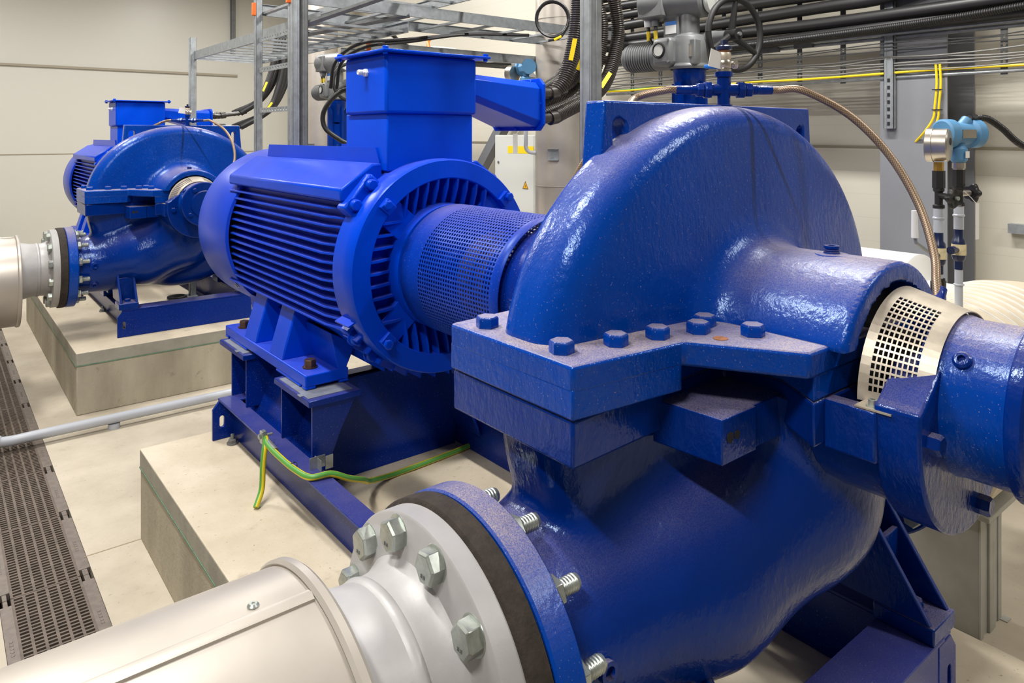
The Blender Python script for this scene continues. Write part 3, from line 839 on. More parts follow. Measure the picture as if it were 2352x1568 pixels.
        for (a, b) in ((2.99, 3.14), (3.31, 3.46)):
            bm = nb(); prism(bm, [(sx*.395, zb+.055), (sx*.385, zb+.10), (sx*.335, -.24), (sx*.20, -.27), (sx*.255, zb+.055)], 'y', a, b)
            finish(bm, 'foot_strut', M['motor'], root, Zl, .006)
        bm = nb(); prism(bm, [(sx*.225, zb+.05), (sx*.26, zb+.05), (sx*.29, -.30), (sx*.18, -.36)], 'y', 2.74, 3.70); finish(bm, 'foot_web', M['motor'], root, Zl, .004)
        for y in (2.83, 3.62):
            bm = nb(); cyl(bm, (sx*.34, y, zb+.058), (sx*.34, y, zb+.063), .031, seg=20); hexh(bm, (sx*.34, y, zb+.062), (0, 0, 1), .0255, .03, .3)
            finish(bm, 'foot_bolt', M['brassbolt'], ft, (0, 0, 0))
    # terminal box
    bm = nb(); box(bm, -.195, .205, 2.45, 2.80, .36, .585)
    finish(bm, 'terminal_neck', M['sheet'], root, Zl, .006)
    bm = nb(); box(bm, -.212, .212, 2.43, 2.775, .583, .812)
    tbx = finish(bm, 'terminal_box', M['sheet'], root, Zl, .012)
    bm = nb(); box(bm, -.245, .255, 2.39, 2.805, .813, .823)
    ld = finish(bm, 'box_lid', M['sheet'], tbx, bevel=.003)
    for x, y in ((-.228, 2.405), (.238, 2.405), (-.228, 2.79), (.238, 2.79)):
        bm = nb(); hexh(bm, (x, y, .823), (0, 0, 1), .012, .011, .2); hexh(bm, (x, y, .813), (0, 0, -1), .010, .010, .2); finish(bm, 'lid_bolt', M['sheet'], ld)
    bm = nb(); hexh(bm, (-.212, 2.585, .745), (-1, 0, 0), .017, .010); hexh(bm, (-.222, 2.585, .745), (-1, 0, 0), .0125, .010); lathe(bm, [(.011, 0), (.011, .014), (.009, .018), (.006, .018), (.005, .010), (0, .01)], (-.232, 2.585, .745), (-1, 0, 0), 16)
    finish(bm, 'cable_gland', M['white'], tbx)
    # cable entry box: wedge widening to the end plate
    bm = nb()
    a = [(.205, 2.50, .76), (.205, 2.84, .76), (.205, 2.84, .64), (.205, 2.50, .64)]
    b = [(.665, 2.56, .742), (.665, 2.90, .742), (.665, 2.90, .535), (.665, 2.56, .535)]
    a = [(.205, 2.47, .735), (.205, 2.50, .76), (.205, 2.72, .76), (.205, 2.72, .655), (.205, 2.50, .655), (.205, 2.47, .675)]
    b = [(.665, 2.545, .715), (.665, 2.575, .745), (.665, 2.90, .745), (.665, 2.90, .535), (.665, 2.575, .535), (.665, 2.545, .565)]
    va = [bm.verts.new(p) for p in a]; vb = [bm.verts.new(p) for p in b]
    bm.faces.new(va); bm.faces.new(vb[::-1])
    for i in range(6): bm.faces.new((va[i], vb[i], vb[(i+1) % 6], va[(i+1) % 6]))
    ce = finish(bm, 'cable_entry_box', M['sheet'], root, Zl, .003)
    bm = nb(); prism(bm, [(2.53, .55), (2.56, .52), (2.90, .52), (2.93, .55), (2.93, .735), (2.90, .765), (2.56, .765), (2.53, .735)], 'x', .665, .680)
    ep = finish(bm, 'entry_plate', M['sheet'], ce, bevel=.003)
    bm = nb()
    for y, z in ((2.548, .645), (2.60, .532), (2.73, .532), (2.86, .532), (2.62, .753), (2.8, .753)): hexh(bm, (.665, y, z), (-1, 0, 0), .009, .01)
    finish(bm, 'plate_bolt', M['sheet'], ep)
    return root
motorA = make_motor()
# ================================================================== suction reducer with flange, gasket and bolts; clad pipe
def make_reducer():
    root = thing('pipe_reducer', 'x', 'pipe reducer', (X0-.785, Y0, .735), 'grey flanged reducers')
    bm = nb()   # local x<0 away from the pump
    lathe(bm, [(.15, -.050), (.276, -.050), (.279, -.053), (.279, -.094), (.275, -.097), (.225, -.099), (.205, -.104), (.190, -.125), (.186, -.16), (.189, -.163), (.191, -.170), (.189, -.177), (.186, -.182),
               (.188, -.21), (.198, -.26), (.213, -.32), (.216, -.36)], (0, 0, 0), (1, 0, 0), 96)
    finish(bm, 'weld_neck', M['greypaint'], root)
    bp = None
    for k in range(12):
        t = R(15+30*k)
        if bp is None:
            bm = nb(); hexh(bm, (0, 0, 0), (-1, 0, 0), .030, .026, 0); cyl(bm, (0, 0, 0), (.11, 0, 0), .0165, seg=14); stud(bm, (.157-.0, 0, 0), (1, 0, 0), .0165, .05)
            cyl(bm, (.004, 0, 0), (-.001, 0, 0), .033, seg=24)
            bp = finish(bm, 'flange_bolt', M['zinc'], root, bevel=.001, seg=1); o = bp
        else: o = bp.copy(); COL.objects.link(o); o.parent = root
        o.location = (-.098, .243*math.cos(t), .243*math.sin(t)); o.rotation_euler = (R(17*k), 0, 0)
    for k in (1, 2, 3, 4):
        t = R(15+30*k)
        tx = text_obj('head_marking', '8.8', .011, M['galvd'], root, (-.1245, .243*math.cos(t), .243*math.sin(t)-.012), (R(90), 0, R(-90)), .0004)
    return root
reducerA = make_reducer()
def make_gasket():
    bm = nb(); lathe(bm, [(.17, 0), (.282, 0), (.288, .004), (.289, .024), (.288, .044), (.282, .0485), (.17, .0485), (.17, 0)], (0, 0, 0), (1, 0, 0), 96)
    o = finish(bm, 'rubber_spacer_ring', M['rubber'], None, (X0-.785-.0494-.005, Y0, .735))
    return tag(o, 'x', 'gasket', 'rubber rings between flanges')
gasketA = make_gasket()
def make_clad():
    root = thing('clad_pipe', 'x', 'insulated pipe', (X0-1.07, Y0, .67), 'aluminium clad suction pipes')
    Rr = .312; Ln = 2.6
    bm = nb(); lathe(bm, [(.20, .0), (.305, .0), (Rr, -.004), (Rr, -Ln)], (0, 0, 0), (1, 0, 0), 96)
    finish(bm, 'cladding_sheet', M['alu'], root)
    bm = nb(); lathe(bm, [(Rr, .004), (Rr+.004, .006), (Rr+.009, .0), (Rr+.009, -.012), (Rr+.004, -.018), (Rr, -.016)], (0, 0, 0), (1, 0, 0), 96)
    finish(bm, 'end_bead', M['alu'], root)
    a = R(93)
    bm = nb()   # longitudinal overlap strip facing up and to the camera
    def P(t, r): return (r*math.cos(t), r*math.sin(t))
    ps = [P(a, Rr-.001), P(a, Rr+.004), P(a+R(2.2), Rr+.0075), P(a+R(4.4), Rr+.004), P(a+R(4.6), Rr-.001)]
    prism(bm, ps, 'x', -.02, -Ln)
    sp = finish(bm, 'overlap_seam', M['alu'], root)
    for k in range(9):
        bm = nb(); y, z = P(a-R(3.5), Rr); lathe(bm, [(.009, 0), (.009, .002), (.006, .005), (.0025, .005), (.0015, .002), (0, .002)], (-.10-.28*k, y, z), (0, y, z), 16)
        finish(bm, 'rivet', M['zinc'], sp)
    return root
cladA = make_clad()
# ================================================================== second pump set
setB = {}
for k, o in dict(pump=pumpA, base=baseA, plinth=plinthA, guard=guardA, motor=motorA, red=reducerA, gasket=gasketA, clad=cladA).items():
    c = copytree(o); c.location.y += DY; setB[k] = c
lab = {
 'pump': ('large blue split case pump filling the foreground, dusty domed upper casing', 'blue split case pump in the background at left, beyond the near motor'),
 'base': ('blue welded steel base frame under the near pump and motor', 'blue welded steel base frame on the far plinth at left'),
 'plinth': ('concrete plinth carrying the near pump and motor, crumbly beige top', 'concrete plinth at left carrying the far pump, green joint line'),
 'guard': ('blue perforated cylinder guard between the near motor and pump', 'blue perforated guard hidden behind the far pump'),
 'motor': ('big blue finned electric motor with tall terminal box in the picture centre', 'electric motor behind the far pump at left, terminal box above its dome'),
 'red': ('grey painted reducer with bolted flange at bottom centre', 'grey reducer with bolted flange on the far pump at left edge'),
 'gasket': ('thick brown black rubber ring between grey and blue near flanges', 'thin dark rubber ring between the far pump flanges'),
 'clad': ('aluminium clad pipe crossing the bottom left foreground', 'aluminium clad pipe end at the left edge by the far pump')}
for k, o in dict(pump=pumpA, base=baseA, plinth=plinthA, guard=guardA, motor=motorA, red=reducerA, gasket=gasketA, clad=cladA).items():
    o['label'] = lab[k][0]; setB[k]['label'] = lab[k][1]
# ================================================================== drain grates
def make_grate():
    root = thing('drain_grate', 'cast iron slotted drain grate panel in the floor channel', 'drain grate', (GX0, 0, FZ), 'drain grates in the floor channel')
    Wd = GX1-GX0; Lp = .62; a, b = .045, Wd-.05; n = 26; cw = (b-a)/6
    bm = nb()
    for k in range(7): box(bm, a+cw*k-.005, a+cw*k+.005, .004, Lp-.004, -.022, -.001)
    for j in range(n+1):
        y = .006+(Lp-.012)*j/n; box(bm, a, b, y-.0045, y+.0045, -.018, -.0015)
    finish(bm, 'slot_grid', M['grate'], root)
    bm = nb()
    for (x0, x1) in ((0.001, a-.004), (b+.004, Wd-.001)):
        box(bm, x0, x1, .05, Lp-.05, -.03, -.0005); box(bm, x0+.012, x1-.012, .002, .05, -.03, -.003); box(bm, x0+.012, x1-.012, Lp-.05, Lp-.002, -.03, -.003)
    for x in (.02, Wd-.025):
        for k in range(5): box(bm, x-.006, x+.006, .22+k*.022, .235+k*.022, -.001, .001)
    finish(bm, 'side_frame', plain('worn_iron_edge', lin(116, 106, 98), .5, .2, 30, .2, .2, 80), root, bevel=.002, seg=1)
    return root
g0 = make_grate(); ys = [4.166-.62*4+.62*k for k in range(14)]
for i, y in enumerate(ys):
    g = g0 if i == 0 else copytree(g0)
    g.location.y = y
# ================================================================== grey floor conduit by the far plinth
r = thing('grey_conduit_pipe', 'grey plastic conduit lying along the floor between the two plinths', 'conduit', (.30, 5.20, FZ))
bm = nb(); smooth_tube(bm, [(1.9, 0, .062), (1.0, 0, .062), (.25, 0, .062), (.06, 0, .062), (.0, .0, .09), (-.04, .0, .2), (-.10, 0, .55)], .03, 16, 8)
finish(bm, 'bent_tube', M['greyplast'], r)
bm = nb()
for x in (.62, 1.5): cyl(bm, (x, 0, .0), (x, 0, .03), .035, seg=14)
finish(bm, 'pipe_clip', M['greyplast'], r)
# ================================================================== earth cable on the near base
r = thing('earth_cable', 'green and yellow earth cable clamped to the near base frame', 'cable', (1.10, 2.9, FOOTZ-.02))
def rel(pts, o): return [tuple(p[i]-o[i] for i in range(3)) for p in pts]
o_ = (1.10, 2.9, FOOTZ-.02)
bm = nb(); smooth_tube(bm, rel([(1.065, 2.93, .475), (1.055, 2.86, .462), (1.056, 2.73, .456), (1.062, 2.60, .455), (1.085, 2.52, .452), (1.154, 2.50, .452), (1.22, 2.49, .42), (1.30, 2.53, .375), (1.38, 2.63, .31), (1.52, 2.71, .262), (1.64, 2.72, .259), (1.88, 2.738, .259), (2.12, 2.772, .259)], o_), .0115, 14, 10)
main = finish(bm, 'main_conductor', M['earth'], r, ang=60)
bm = nb(); smooth_tube(bm, rel([(1.058, 2.90, .47), (1.045, 2.88, .44), (1.035, 2.87, .38), (1.025, 2.855, .30), (.99, 2.82, .252)], o_), .0115, 14, 10)
finish(bm, 'short_conductor', M['earth'], r, ang=60)
bm = nb(); x, y, z = rel([(1.065, 2.925, .47)], o_)[0]
box(bm, x-.018, x+.002, y-.012, y+.016, z-.02, z+.03); cyl(bm, (x-.03, y, z+.01), (x+.03, y, z+.01), .006, seg=10); hexh(bm, (x-.018, y, z+.01), (-1, 0, 0), .012, .01)
finish(bm, 'lug_clamp', M['zinc'], r, bevel=.002)
bm = nb(); tube(bm, rel([(1.063, 2.89, .465), (1.061, 2.83, .461), (1.061, 2.80, .459)], o_), .0128, 12)
finish(bm, 'shrink_sleeve', M['galvd'], r)
bm = nb(); x, y, z = rel([(1.145, 2.60, FOOTZ)], o_)[0]
box(bm, x-.03, x+.03, y-.002, y+.0, z, z+.045); box(bm, x-.002, x, y-.04, y+.02, z, z+.04); box(bm, x+.02, x+.05, y-.03, y-.028, z, z+.05)
finish(bm, 'foil_bracket', M['galv'], r)
bm = nb(); lathe(bm, [(.013, -.003), (.0145, -.003), (.0145, .003), (.013, .003), (.013, -.003)], rel([(1.068, 2.64, .456)], o_)[0], (0, 1, 0), 14)
finish(bm, 'cable_tie', M['black'], r)

# ================================================================== cable ladders and posts
def strut_bm(bm, x, y, z0, z1, wx=.041, wy=.082, lip=.006):
    """slotted C channel post"""
    t = .003
    box(bm, x-wx/2, x-wx/2+t, y-wy/2, y+wy/2, z0, z1); box(bm, x-wx/2, x+wx/2, y-wy/2, y-wy/2+t, z0, z1); box(bm, x-wx/2, x+wx/2, y+wy/2-t, y+wy/2, z0, z1)
    box(bm, x+wx/2-t, x+wx/2, y-wy/2, y-wy/2+.012, z0, z1); box(bm, x+wx/2-t, x+wx/2, y+wy/2-.012, y+wy/2, z0, z1); box(bm, x-t/2, x+t/2, y-wy/2, y+wy/2, z0, z1)
    for q in (-.28, .28): box(bm, x-wx/2-.0025, x-wx/2+.001, y+q*wy-.004, y+q*wy+.004, z0+.001, z1-.001)
    box(bm, x-.004, x+.004, y-wy/2-.0025, y-wy/2+.001, z0+.001, z1-.001)
def post(label, x, y, z1, wx=.05, wy=.07, z0=FZ, group='galvanised channel posts'):
    r = thing('channel_post', label, 'post', (x, y, z0), group)
    bm = nb(); strut_bm(bm, 0, 0, .008, z1-z0, wx, wy); finish(bm, 'channel_section', M['galv'], r, bevel=.001, seg=1)
    bm = nb(); box(bm, -.06, .06, -.07, .07, 0, .008); finish(bm, 'base_plate', M['galv'], r)
    return r
pA = post('galvanised channel post standing between near motor and pump dome', 1.86, 1.86, 3.3, .052, .062, PL)
pB = post('galvanised channel post above the far pump dome, short top end showing', 1.86, 1.86+DY, 2.58, .052, .06, PL)
def frame_posts():
    r = thing('ladder_support_frame', 'galvanised two-post frame with perforated cross rungs behind the near motor', 'support frame', (1.70, 4.50, FZ))
    for y, wy in ((.30, .045), (-.30, .085)):
        bm = nb(); strut_bm(bm, 0, y, .0, 3.6, .041, wy); finish(bm, 'upright', M['galv'], r, bevel=.001, seg=1)
    bm = nb(); strut_bm(bm, .05, -.33, .0, 3.6, .04, .04); finish(bm, 'upright', M['galvd'], r)
    for z in (2.13, 1.865, 2.33, 1.55):
        bm = nb(); prism(bm, [(-.28, z-FZ-.02), (.28, z-FZ-.02), (.28, z-FZ+.012), (-.28, z-FZ+.012)], 'x', -.004, .001,
                         [circ(-.24+.045*k, z-FZ-.004, .009, 8) for k in range(11)])
        finish(bm, 'perforated_rung', M['galv'], r)
    return r
frame_posts()
def ladder(name, label, p0, p1, wdir, width, step=.25, rail=.075, rungz=0, group='cable ladders', caps=()):
    """rails from p0 to p1 (axis aligned), second rail offset by wdir*width"""
    p0 = Vector(p0); p1 = Vector(p1); d = (p1-p0); Ln = d.length; d.normalize(); wv = Vector(wdir)
    r = thing(name, label, 'cable ladder', tuple(p0), group)
    for s in (0, width):
        bm = nb(); q = wv*s
        mx = Matrix.Translation(q) @ Matrix((( d.x, wv.x, 0, 0), (d.y, wv.y, 0, 0), (d.z, wv.z, 1, 0), (0, 0, 0, 1)))
        sg = 1 if s == 0 else -1
        box(bm, 0, Ln, -.0015, .0015, -rail/2, rail/2, mx); box(bm, 0, Ln, 0, sg*.016, rail/2-.003, rail/2, mx); box(bm, 0, Ln, 0, sg*.016, -rail/2, -rail/2+.003, mx)
        finish(bm, 'side_rail', M['galv'], r)
        if s in caps:
            bm = nb(); box(bm, -.022, .006, -.008, .02*sg if sg > 0 else .008, -rail/2-.004, rail/2+.004, mx) if sg > 0 else box(bm, -.022, .006, -.02, .008, -rail/2-.004, rail/2+.004, mx)
            finish(bm, 'end_cap', M['orange'], r, bevel=.003)
    n = int(Ln/step)
    for k in range(n+1):
        bm = nb(); s = .06+k*step
        if s > Ln: break
        mx = Matrix((( d.x, wv.x, 0, 0), (d.y, wv.y, 0, 0), (d.z, wv.z, 1, 0), (0, 0, 0, 1)))
        box(bm, s-.016, s+.016, .002, width-.002, -rail/2+.008+rungz, -rail/2+.022+rungz, mx)
        finish(bm, 'rung', M['galv'], r)
    return r
# ladder running towards the far wall, ends with a cross rail
L1 = ladder('cable_ladder', 'galvanised cable ladder running back towards the far pump, open at its end', (1.87, 4.2, 2.42), (1.87, 7.0, 2.42), (1, 0, 0), .62, .2, rail=.075)
bm = nb(); box(bm, 0, .62, -.004, .0, -.03, .03); o = finish(bm, 'end_rail', M['galv'], L1); o.location = (0, 2.80, 0)
L2 = ladder('cable_ladder', 'upper galvanised cable ladder crossing above the near motor, orange capped ends', (1.68, 4.20, 2.53), (4.9, 4.20, 2.53), (0, 1, 0), .60, .3, caps=(0, .60))
L3 = ladder('cable_ladder', 'middle galvanised cable ladder seen edge-on above the terminal box', (2.60, 4.95, 2.37), (4.9, 4.95, 2.37), (0, 1, 0), .50, .3, caps=(0,))
L4 = ladder('cable_ladder', 'cable ladder rising away above the crossing ladder at top centre', (2.45, 3.3, 2.68), (2.45, 5.6, 2.68), (1, 0, 0), .5, .25)
# diagonal tie brackets
for (a, b) in (((1.75, 4.2, 2.36), (2.35, 3.9, 2.62)), ((1.9, 4.75, 2.36), (2.5, 4.2, 2.5))):
    r = thing('diagonal_tie', 'galvanised diagonal tie strip bracing the crossing cable ladders', 'tie strip', a, 'diagonal tie strips')
    bm = nb(); d_ = Vector(b)-Vector(a); cyl(bm, (0, 0, 0), d_, .018, seg=4); finish(bm, 'strip', M['galvd'], r)
# ================================================================== motor supply cables in conduit (near) and plain black (far)
def cables(y0, corr, label, grp, post_x):
    ends = [(2.62, .70), (2.74, .70), (2.86, .70), (2.62, .58), (2.74, .58), (2.86, .58)]
    for i, (y, z) in enumerate(ends):
        zz = Z0+z-.0
        o = (2.24, y+y0, zz)
        r = thing('motor_supply_cable', label % ('upper' if i < 3 else 'lower'), 'cable', o, grp)
        s = (i % 3)*.075; u = .0 if i < 3 else .09
        if corr:
            b = (.25, .40, .56, .62, .52, .68)[i]; e = (-.02, .0, -.02, .03, -.03, .0)[i]; zs = (0, .02, -.02, .06, .02, .1)[i]
            P = [(0, 0, 0), (.07, 0, 0), (.14, 0, .01), (b*.78, e, .10+zs), (b, e*1.5, .34+zs), (b*.99, e*1.5, .58), (b-.10, .04, .86), (b-.17, .12, 1.2), (b-.18, .2, 1.6)]
        else:
            P = [(0, 0, 0), (.10, 0, 0), (.30, -.0, .03-u*.3), (.50+s*.5+u, -.0-s*.3, .18), (.62+s+u, -.0, .45), (.68+s+u, .0, .75), (.72+s+u, .03, .92)]
        bm = nb()
        if corr: conduit(bm, P[2:], .036); 
        else: smooth_tube(bm, P[2:], .033, 12, 8)
        finish(bm, 'conduit_hose' if corr else 'cable_sheath', M['conduit'] if corr else M['black'], r, ang=80)
        bm = nb(); smooth_tube(bm, P[:3]+[tuple(Vector(P[2])+Vector((.06, 0, .015)))], .026 if corr else .02, 12, 6)
        cyl(bm, (0, 0, 0), (.03, 0, 0), .036, seg=16); cyl(bm, (.10, 0, .0), (.145, 0, .008), .034, seg=12)
        finish(bm, 'shrink_sleeve', M['conduit'], r)
        q = catmull(P[2:], 8); j = 7 if i % 2 else 10; a, b = q[j], q[min(j+4, len(q)-1)]
        t = (b-a).normalized(); side = Vector((-.62, -.78, 0)); side = (side-t*side.dot(t)).normalized(); up = t.cross(side)
        bm = nb(); c = (a+b)/2+side*.0325
        for (e, f) in ((0, 0),):
            hw, hl = .011, .055
            v = [bm.verts.new(c+up*sx*hw+t*sy*hl+side*dz) for dz in (0, .003) for sx, sy in ((-1, -1), (1, -1), (1, 1), (-1, 1))]
            for qd in ((0, 1, 2, 3), (4, 5, 6, 7), (0, 1, 5, 4), (1, 2, 6, 5), (2, 3, 7, 6), (3, 0, 4, 7)): bm.faces.new([v[k] for k in qd])
        finish(bm, 'yellow_marker', M['yellow'], r)
cables(0, True, 'thick corrugated conduit rising from the %s row of the near motor cable box', 'corrugated conduits from the near motor', 0)
cables(DY, False, 'thick black cable curving up from the %s row of the far motor cable box', 'black cables of the far motor', 0)
# ================================================================== tall silver pipes
def silver(x, y, label):
    r = thing('vertical_clad_pipe', label, 'insulated pipe', (x, y, FZ), 'tall silver clad pipes')
    bm = nb(); cyl(bm, (0, 0, 0), (0, 0, CEIL-FZ-.02), .235, seg=48); finish(bm, 'cladding_sheet', M['alu'], r)
    for z in (.55, 1.10, 1.42, 2.9, 3.6):
        bm = nb(); lathe(bm, [(.235, -.004), (.241, -.003), (.241, .003), (.235, .004)], (0, 0, z), (0, 0, 1), 48); finish(bm, 'seam_bead', M['alu'], r)
    for a in (-150, -70):
        bm = nb(); mx = Matrix.Rotation(R(a), 4, 'Z'); 
        for zz in (-.05, .045): box(bm, .232, .26, -.05, .05, 1.70+zz, 1.705+zz, mx)
        box(bm, .236, .240, -.05, .05, 1.65, 1.75, mx)
        finish(bm, 'pipe_clamp', M['galv'], r)
    return r
silver(4.44, 4.81, 'tall silver clad pipe behind the post and conduits, right of the cabinet')
silver(4.44, 9.95, 'tall silver clad pipe behind the post frame and far valve actuator')
# ================================================================== cabinet
r = thing('switch_cabinet', 'pale grey cabinet with yellow warning triangle behind the motor', 'cabinet', (4.93, 5.87, FZ))
bm = nb(); box(bm, -.18, .18, -.33, .33, .08, 1.87); box(bm, -.17, .17, -.32, .32, 0, .08); finish(bm, 'cabinet_body', M['cab'], r, bevel=.006)
bm = nb(); box(bm, -.186, -.18, -.32, .32, .10, 1.86); dr = finish(bm, 'door', M['cab'], r, bevel=.002)
bm = nb(); cyl(bm, (-.186, .26, 1.58), (-.193, .26, 1.58), .014, seg=14); finish(bm, 'door_lock', M['galvd'], dr)
bm = nb(); box(bm, -.188, -.186, -.32, .10, 1.68, 1.755); finish(bm, 'yellow_label', M['yellow'], dr)
bm = nb(); prism(bm, [(-.235, 1.32), (-.145, 1.32), (-.19, 1.40)], 'x', -.189, -.186); ws = finish(bm, 'warning_sign', plain('warning_yellow', lin(232, 170, 30), .5), dr)
bm = nb(); prism(bm, [(-.235, 1.32), (-.145, 1.32), (-.19, 1.40)], 'x', -.1892, -.189, [[(-.226, 1.325), (-.154, 1.325), (-.19, 1.389)]])
prism(bm, [(-.190, 1.335), (-.184, 1.352), (-.190, 1.352), (-.186, 1.372), (-.196, 1.350), (-.190, 1.350), (-.194, 1.338)], 'x', -.1896, -.189); finish(bm, 'lightning_symbol', M['black'], ws)
# white equipment box further back and a rising brace
r = thing('diagonal_brace', 'grey diagonal steel brace behind the motor cable box', 'steel brace', (5.0, 7.4, .6))
bm = nb(); mx = Matrix.Translation((0, 0, 0)) @ Matrix.Rotation(math.atan2(1.9, 1.7), 4, 'X').inverted() ; cyl(bm, (0, 0, 0), (0, -1.5, 1.75), .08, seg=4, ph=pi/4); finish(bm, 'brace_tube', M['steelcol'], r)
r = thing('junction_box', 'pale junction box beyond the lid of the near terminal box', 'box', (4.2, 6.6, 2.36))
bm = nb(); box(bm, -.15, .15, -.28, .28, 0, .26); finish(bm, 'box_body', M['cab'], r, bevel=.03)
bm = nb(); smooth_tube(bm, [(0, .05, .26), (.02, .1, .36), (.1, .1, .42)], .02, 8); finish(bm, 'orange_cable', M['orange'], r)
bm = nb(); box(bm, -.02, .02, -.02, .02, -2.53, 0); finish(bm, 'stand_post', M['galvd'], r)
# ================================================================== valve actuators
def actuator():
    r = thing('valve_actuator', 'x', 'valve actuator', (3.76, 2.88, FZ), 'electric valve actuators with handwheels')
    b = -FZ
    # blue valve body and yoke
    bm = nb()
    lathe(bm, [(.30, .60), (.30, .64), (.20, .66), (.19, .95), (.24, .98), (.30, 1.0), (.30, 1.04), (.14, 1.05), (.12, 1.2), (.07, 1.3), (.07, 1.96), (.07, 2.0)], (0, 0, 0), (0, 0, 1), 40)
    vb = finish(bm, 'valve_bonnet', M['castclean_shade'], r)
    bm = nb(); lathe(bm, [(.072, 2.02), (.072, 2.16), (.10, 2.20), (.105, 2.285), (.0, 2.285)], (0, 0, 0), (0, 0, 1), 36)
    box(bm, -.13, .13, -.012, .012, 1.5, 2.2); box(bm, -.012, .012, -.13, .13, 1.5, 2.2)
    finish(bm, 'valve_yoke', M['castclean_shade'], r)
    bm = nb(); cyl(bm, (-.9, 0, .86), (.9, 0, .86), .30, seg=40); lathe(bm, [(.30, 0), (.36, 0), (.36, .05), (.3, .05)], (-.4, 0, .86), (1, 0, 0), 40); lathe(bm, [(.30, 0), (.36, 0), (.36, .05), (.3, .05)], (.35, 0, .86), (1, 0, 0), 40)
    finish(bm, 'valve_body', M['castclean_shade'], r)
    bm = nb(); box(bm, -.25, -.17, -.1, .1, 0, .60); box(bm, .17, .25, -.1, .1, 0, .60); box(bm, -.28, .28, -.12, .12, 0, .012); finish(bm, 'support_leg', M['castclean_shade'], r)
    z = 2.285
    # gear housing
    bm = nb()
    lathe(bm, [(.12, 0), (.125, .02), (.115, .03), (.115, .17), (.10, .21), (.065, .22), (.062, .45), (.05, .47), (0, .47)], (0, 0, z), (0, 0, 1), 36)
    box(bm, -.09, .09, -.11, .14, z+.02, z+.18)
    gh = finish(bm, 'gear_housing', M['actuator'], r, bevel=.02, seg=3)
    # ribbed motor to the far left
    bm = nb(); pr = [(.0, .12)]
    pr = [(.095, .12), (.095, .24)]
    for k in range(11): pr += [(.085, .245+k*.018), (.097, .249+k*.018), (.097, .256+k*.018), (.085, .260+k*.018)]
    pr += [(.088, .46), (.07, .48), (0, .48)]
    lathe(bm, pr, (0, 0, z+.10), (-.12, 1, 0), 36); finish(bm, 'ribbed_motor', M['actuator'], r)
    # dial cover
    bm = nb(); box(bm, -.165, -.085, .02, .17, z+.02, z+.20); dc = finish(bm, 'dial_cover', M['actuator'], r, bevel=.028, seg=3)
    bm = nb(); lathe(bm, [(.05, .0), (.05, .008), (.044, .010), (.040, .004), (0, .004)], (-.165, .11, z+.12), (-1, 0, 0), 28); finish(bm, 'dial_bezel', M['blackm'], dc)
    bm = nb(); cyl(bm, (-.166, .11, z+.12), (-.171, .11, z+.12), .037, seg=26); finish(bm, 'dial_face', M['glass'], dc)
    bm = nb()
    for yy, zz in ((.035, .18), (.035, .045)): cyl(bm, (-.165, yy, z+zz), (-.171, yy, z+zz), .008, seg=12)
    finish(bm, 'cover_screw', M['galvd'], dc)
    bm = nb(); box(bm, -.094, -.090, -.09, -.01, z+.07, z+.15); finish(bm, 'type_plate', M['stain'], gh)
    # head with controls
    bm = nb(); lathe(bm, [(.075, .16), (.075, .33), (.09, .335), (.09, .35)], (0, .09, z), (0, 0, 1), 32); box(bm, -.075, .06, .03, .15, z+.15, z+.34)
    lathe(bm, [(0, -.20), (.10, -.20), (.115, -.18), (.115, .20), (.10, .24), (0, .24)], (-.02, .08, z+.44), (-.25, 1, 0), 36)
    box(bm, -.15, .02, .10, .30, z+.34, z+.52)
    hd = finish(bm, 'control_head', M['actuator'], r, bevel=.012, seg=2)
    bm = nb(); lathe(bm, [(.09, -.0), (.10, .015), (.095, .03), (0, .03)], (.03, -.12, z+.44), (.25, -1, 0), 32); finish(bm, 'display_face', M['cab'], hd)
    bm = nb(); cyl(bm, (.065, -.13, z+.50), (.05, -.165, z+.50), .014, seg=14)
    gm, GN, GL, GP = newmat('green_status_lamp'); GP.inputs['Emission Color'].default_value = (.02, 1, .2, 1); GP.inputs['Emission Strength'].default_value = 3; GP.inputs['Base Color'].default_value = (.05, .8, .2, 1)
    finish(bm, 'status_lamp', gm, hd)
    bm = nb(); box(bm, -.077, -.0755, .045, .13, z+.285, z+.31); finish(bm, 'blue_sticker', M['blueh'], hd)
    bm = nb(); box(bm, -.077, -.0755, .045, .13, z+.23, z+.284); finish(bm, 'white_sticker', M['white'], hd)
    for k, (yy, mm) in enumerate(((.27, 'white'), (.21, 'galvd'))):
        bm = nb(); cyl(bm, (-.08, yy, z+.34), (-.08, yy, z+.29), .028, .024, seg=16); finish(bm, 'cable_gland', M[mm], hd)
        bm = nb(); smooth_tube(bm, [(-.08, yy, z+.30), (-.08, yy-.01, z+.22), (-.07, yy-.05+.02*k, z+.16), (-.03, yy-.10, z+.14), (.05, yy-.1, z+.13)], .012, 8); cb = finish(bm, 'control_cable', M['black'], hd)
        bm = nb(); cyl(bm, (-.083, yy-.004, z+.26), (-.083, yy-.010, z+.20), .0135, seg=8); finish(bm, 'yellow_marker', M['yellow'], cb)
    # handwheel towards the camera side
    bm = nb(); c = Vector((.02, -.32, z+.19)); ax = Vector((-.17, -.985, 0)).normalized()
    d, u, v = frame_of(ax); ring = [c+u*(.215*math.cos(2*pi*k/48))+v*(.215*math.sin(2*pi*k/48)) for k in range(49)]
    tube(bm, ring, .019, 12, caps=False)
    for k in range(3):
        a = 2*pi*k/3+.5; e = c+u*(.20*math.cos(a))+v*(.20*math.sin(a)); cyl(bm, c-ax*.03, e, .024, .016, seg=10)
    cyl(bm, c-ax*.06, c+ax*.03, .035, seg=20)
    hw = finish(bm, 'handwheel', M['blackm'], r)
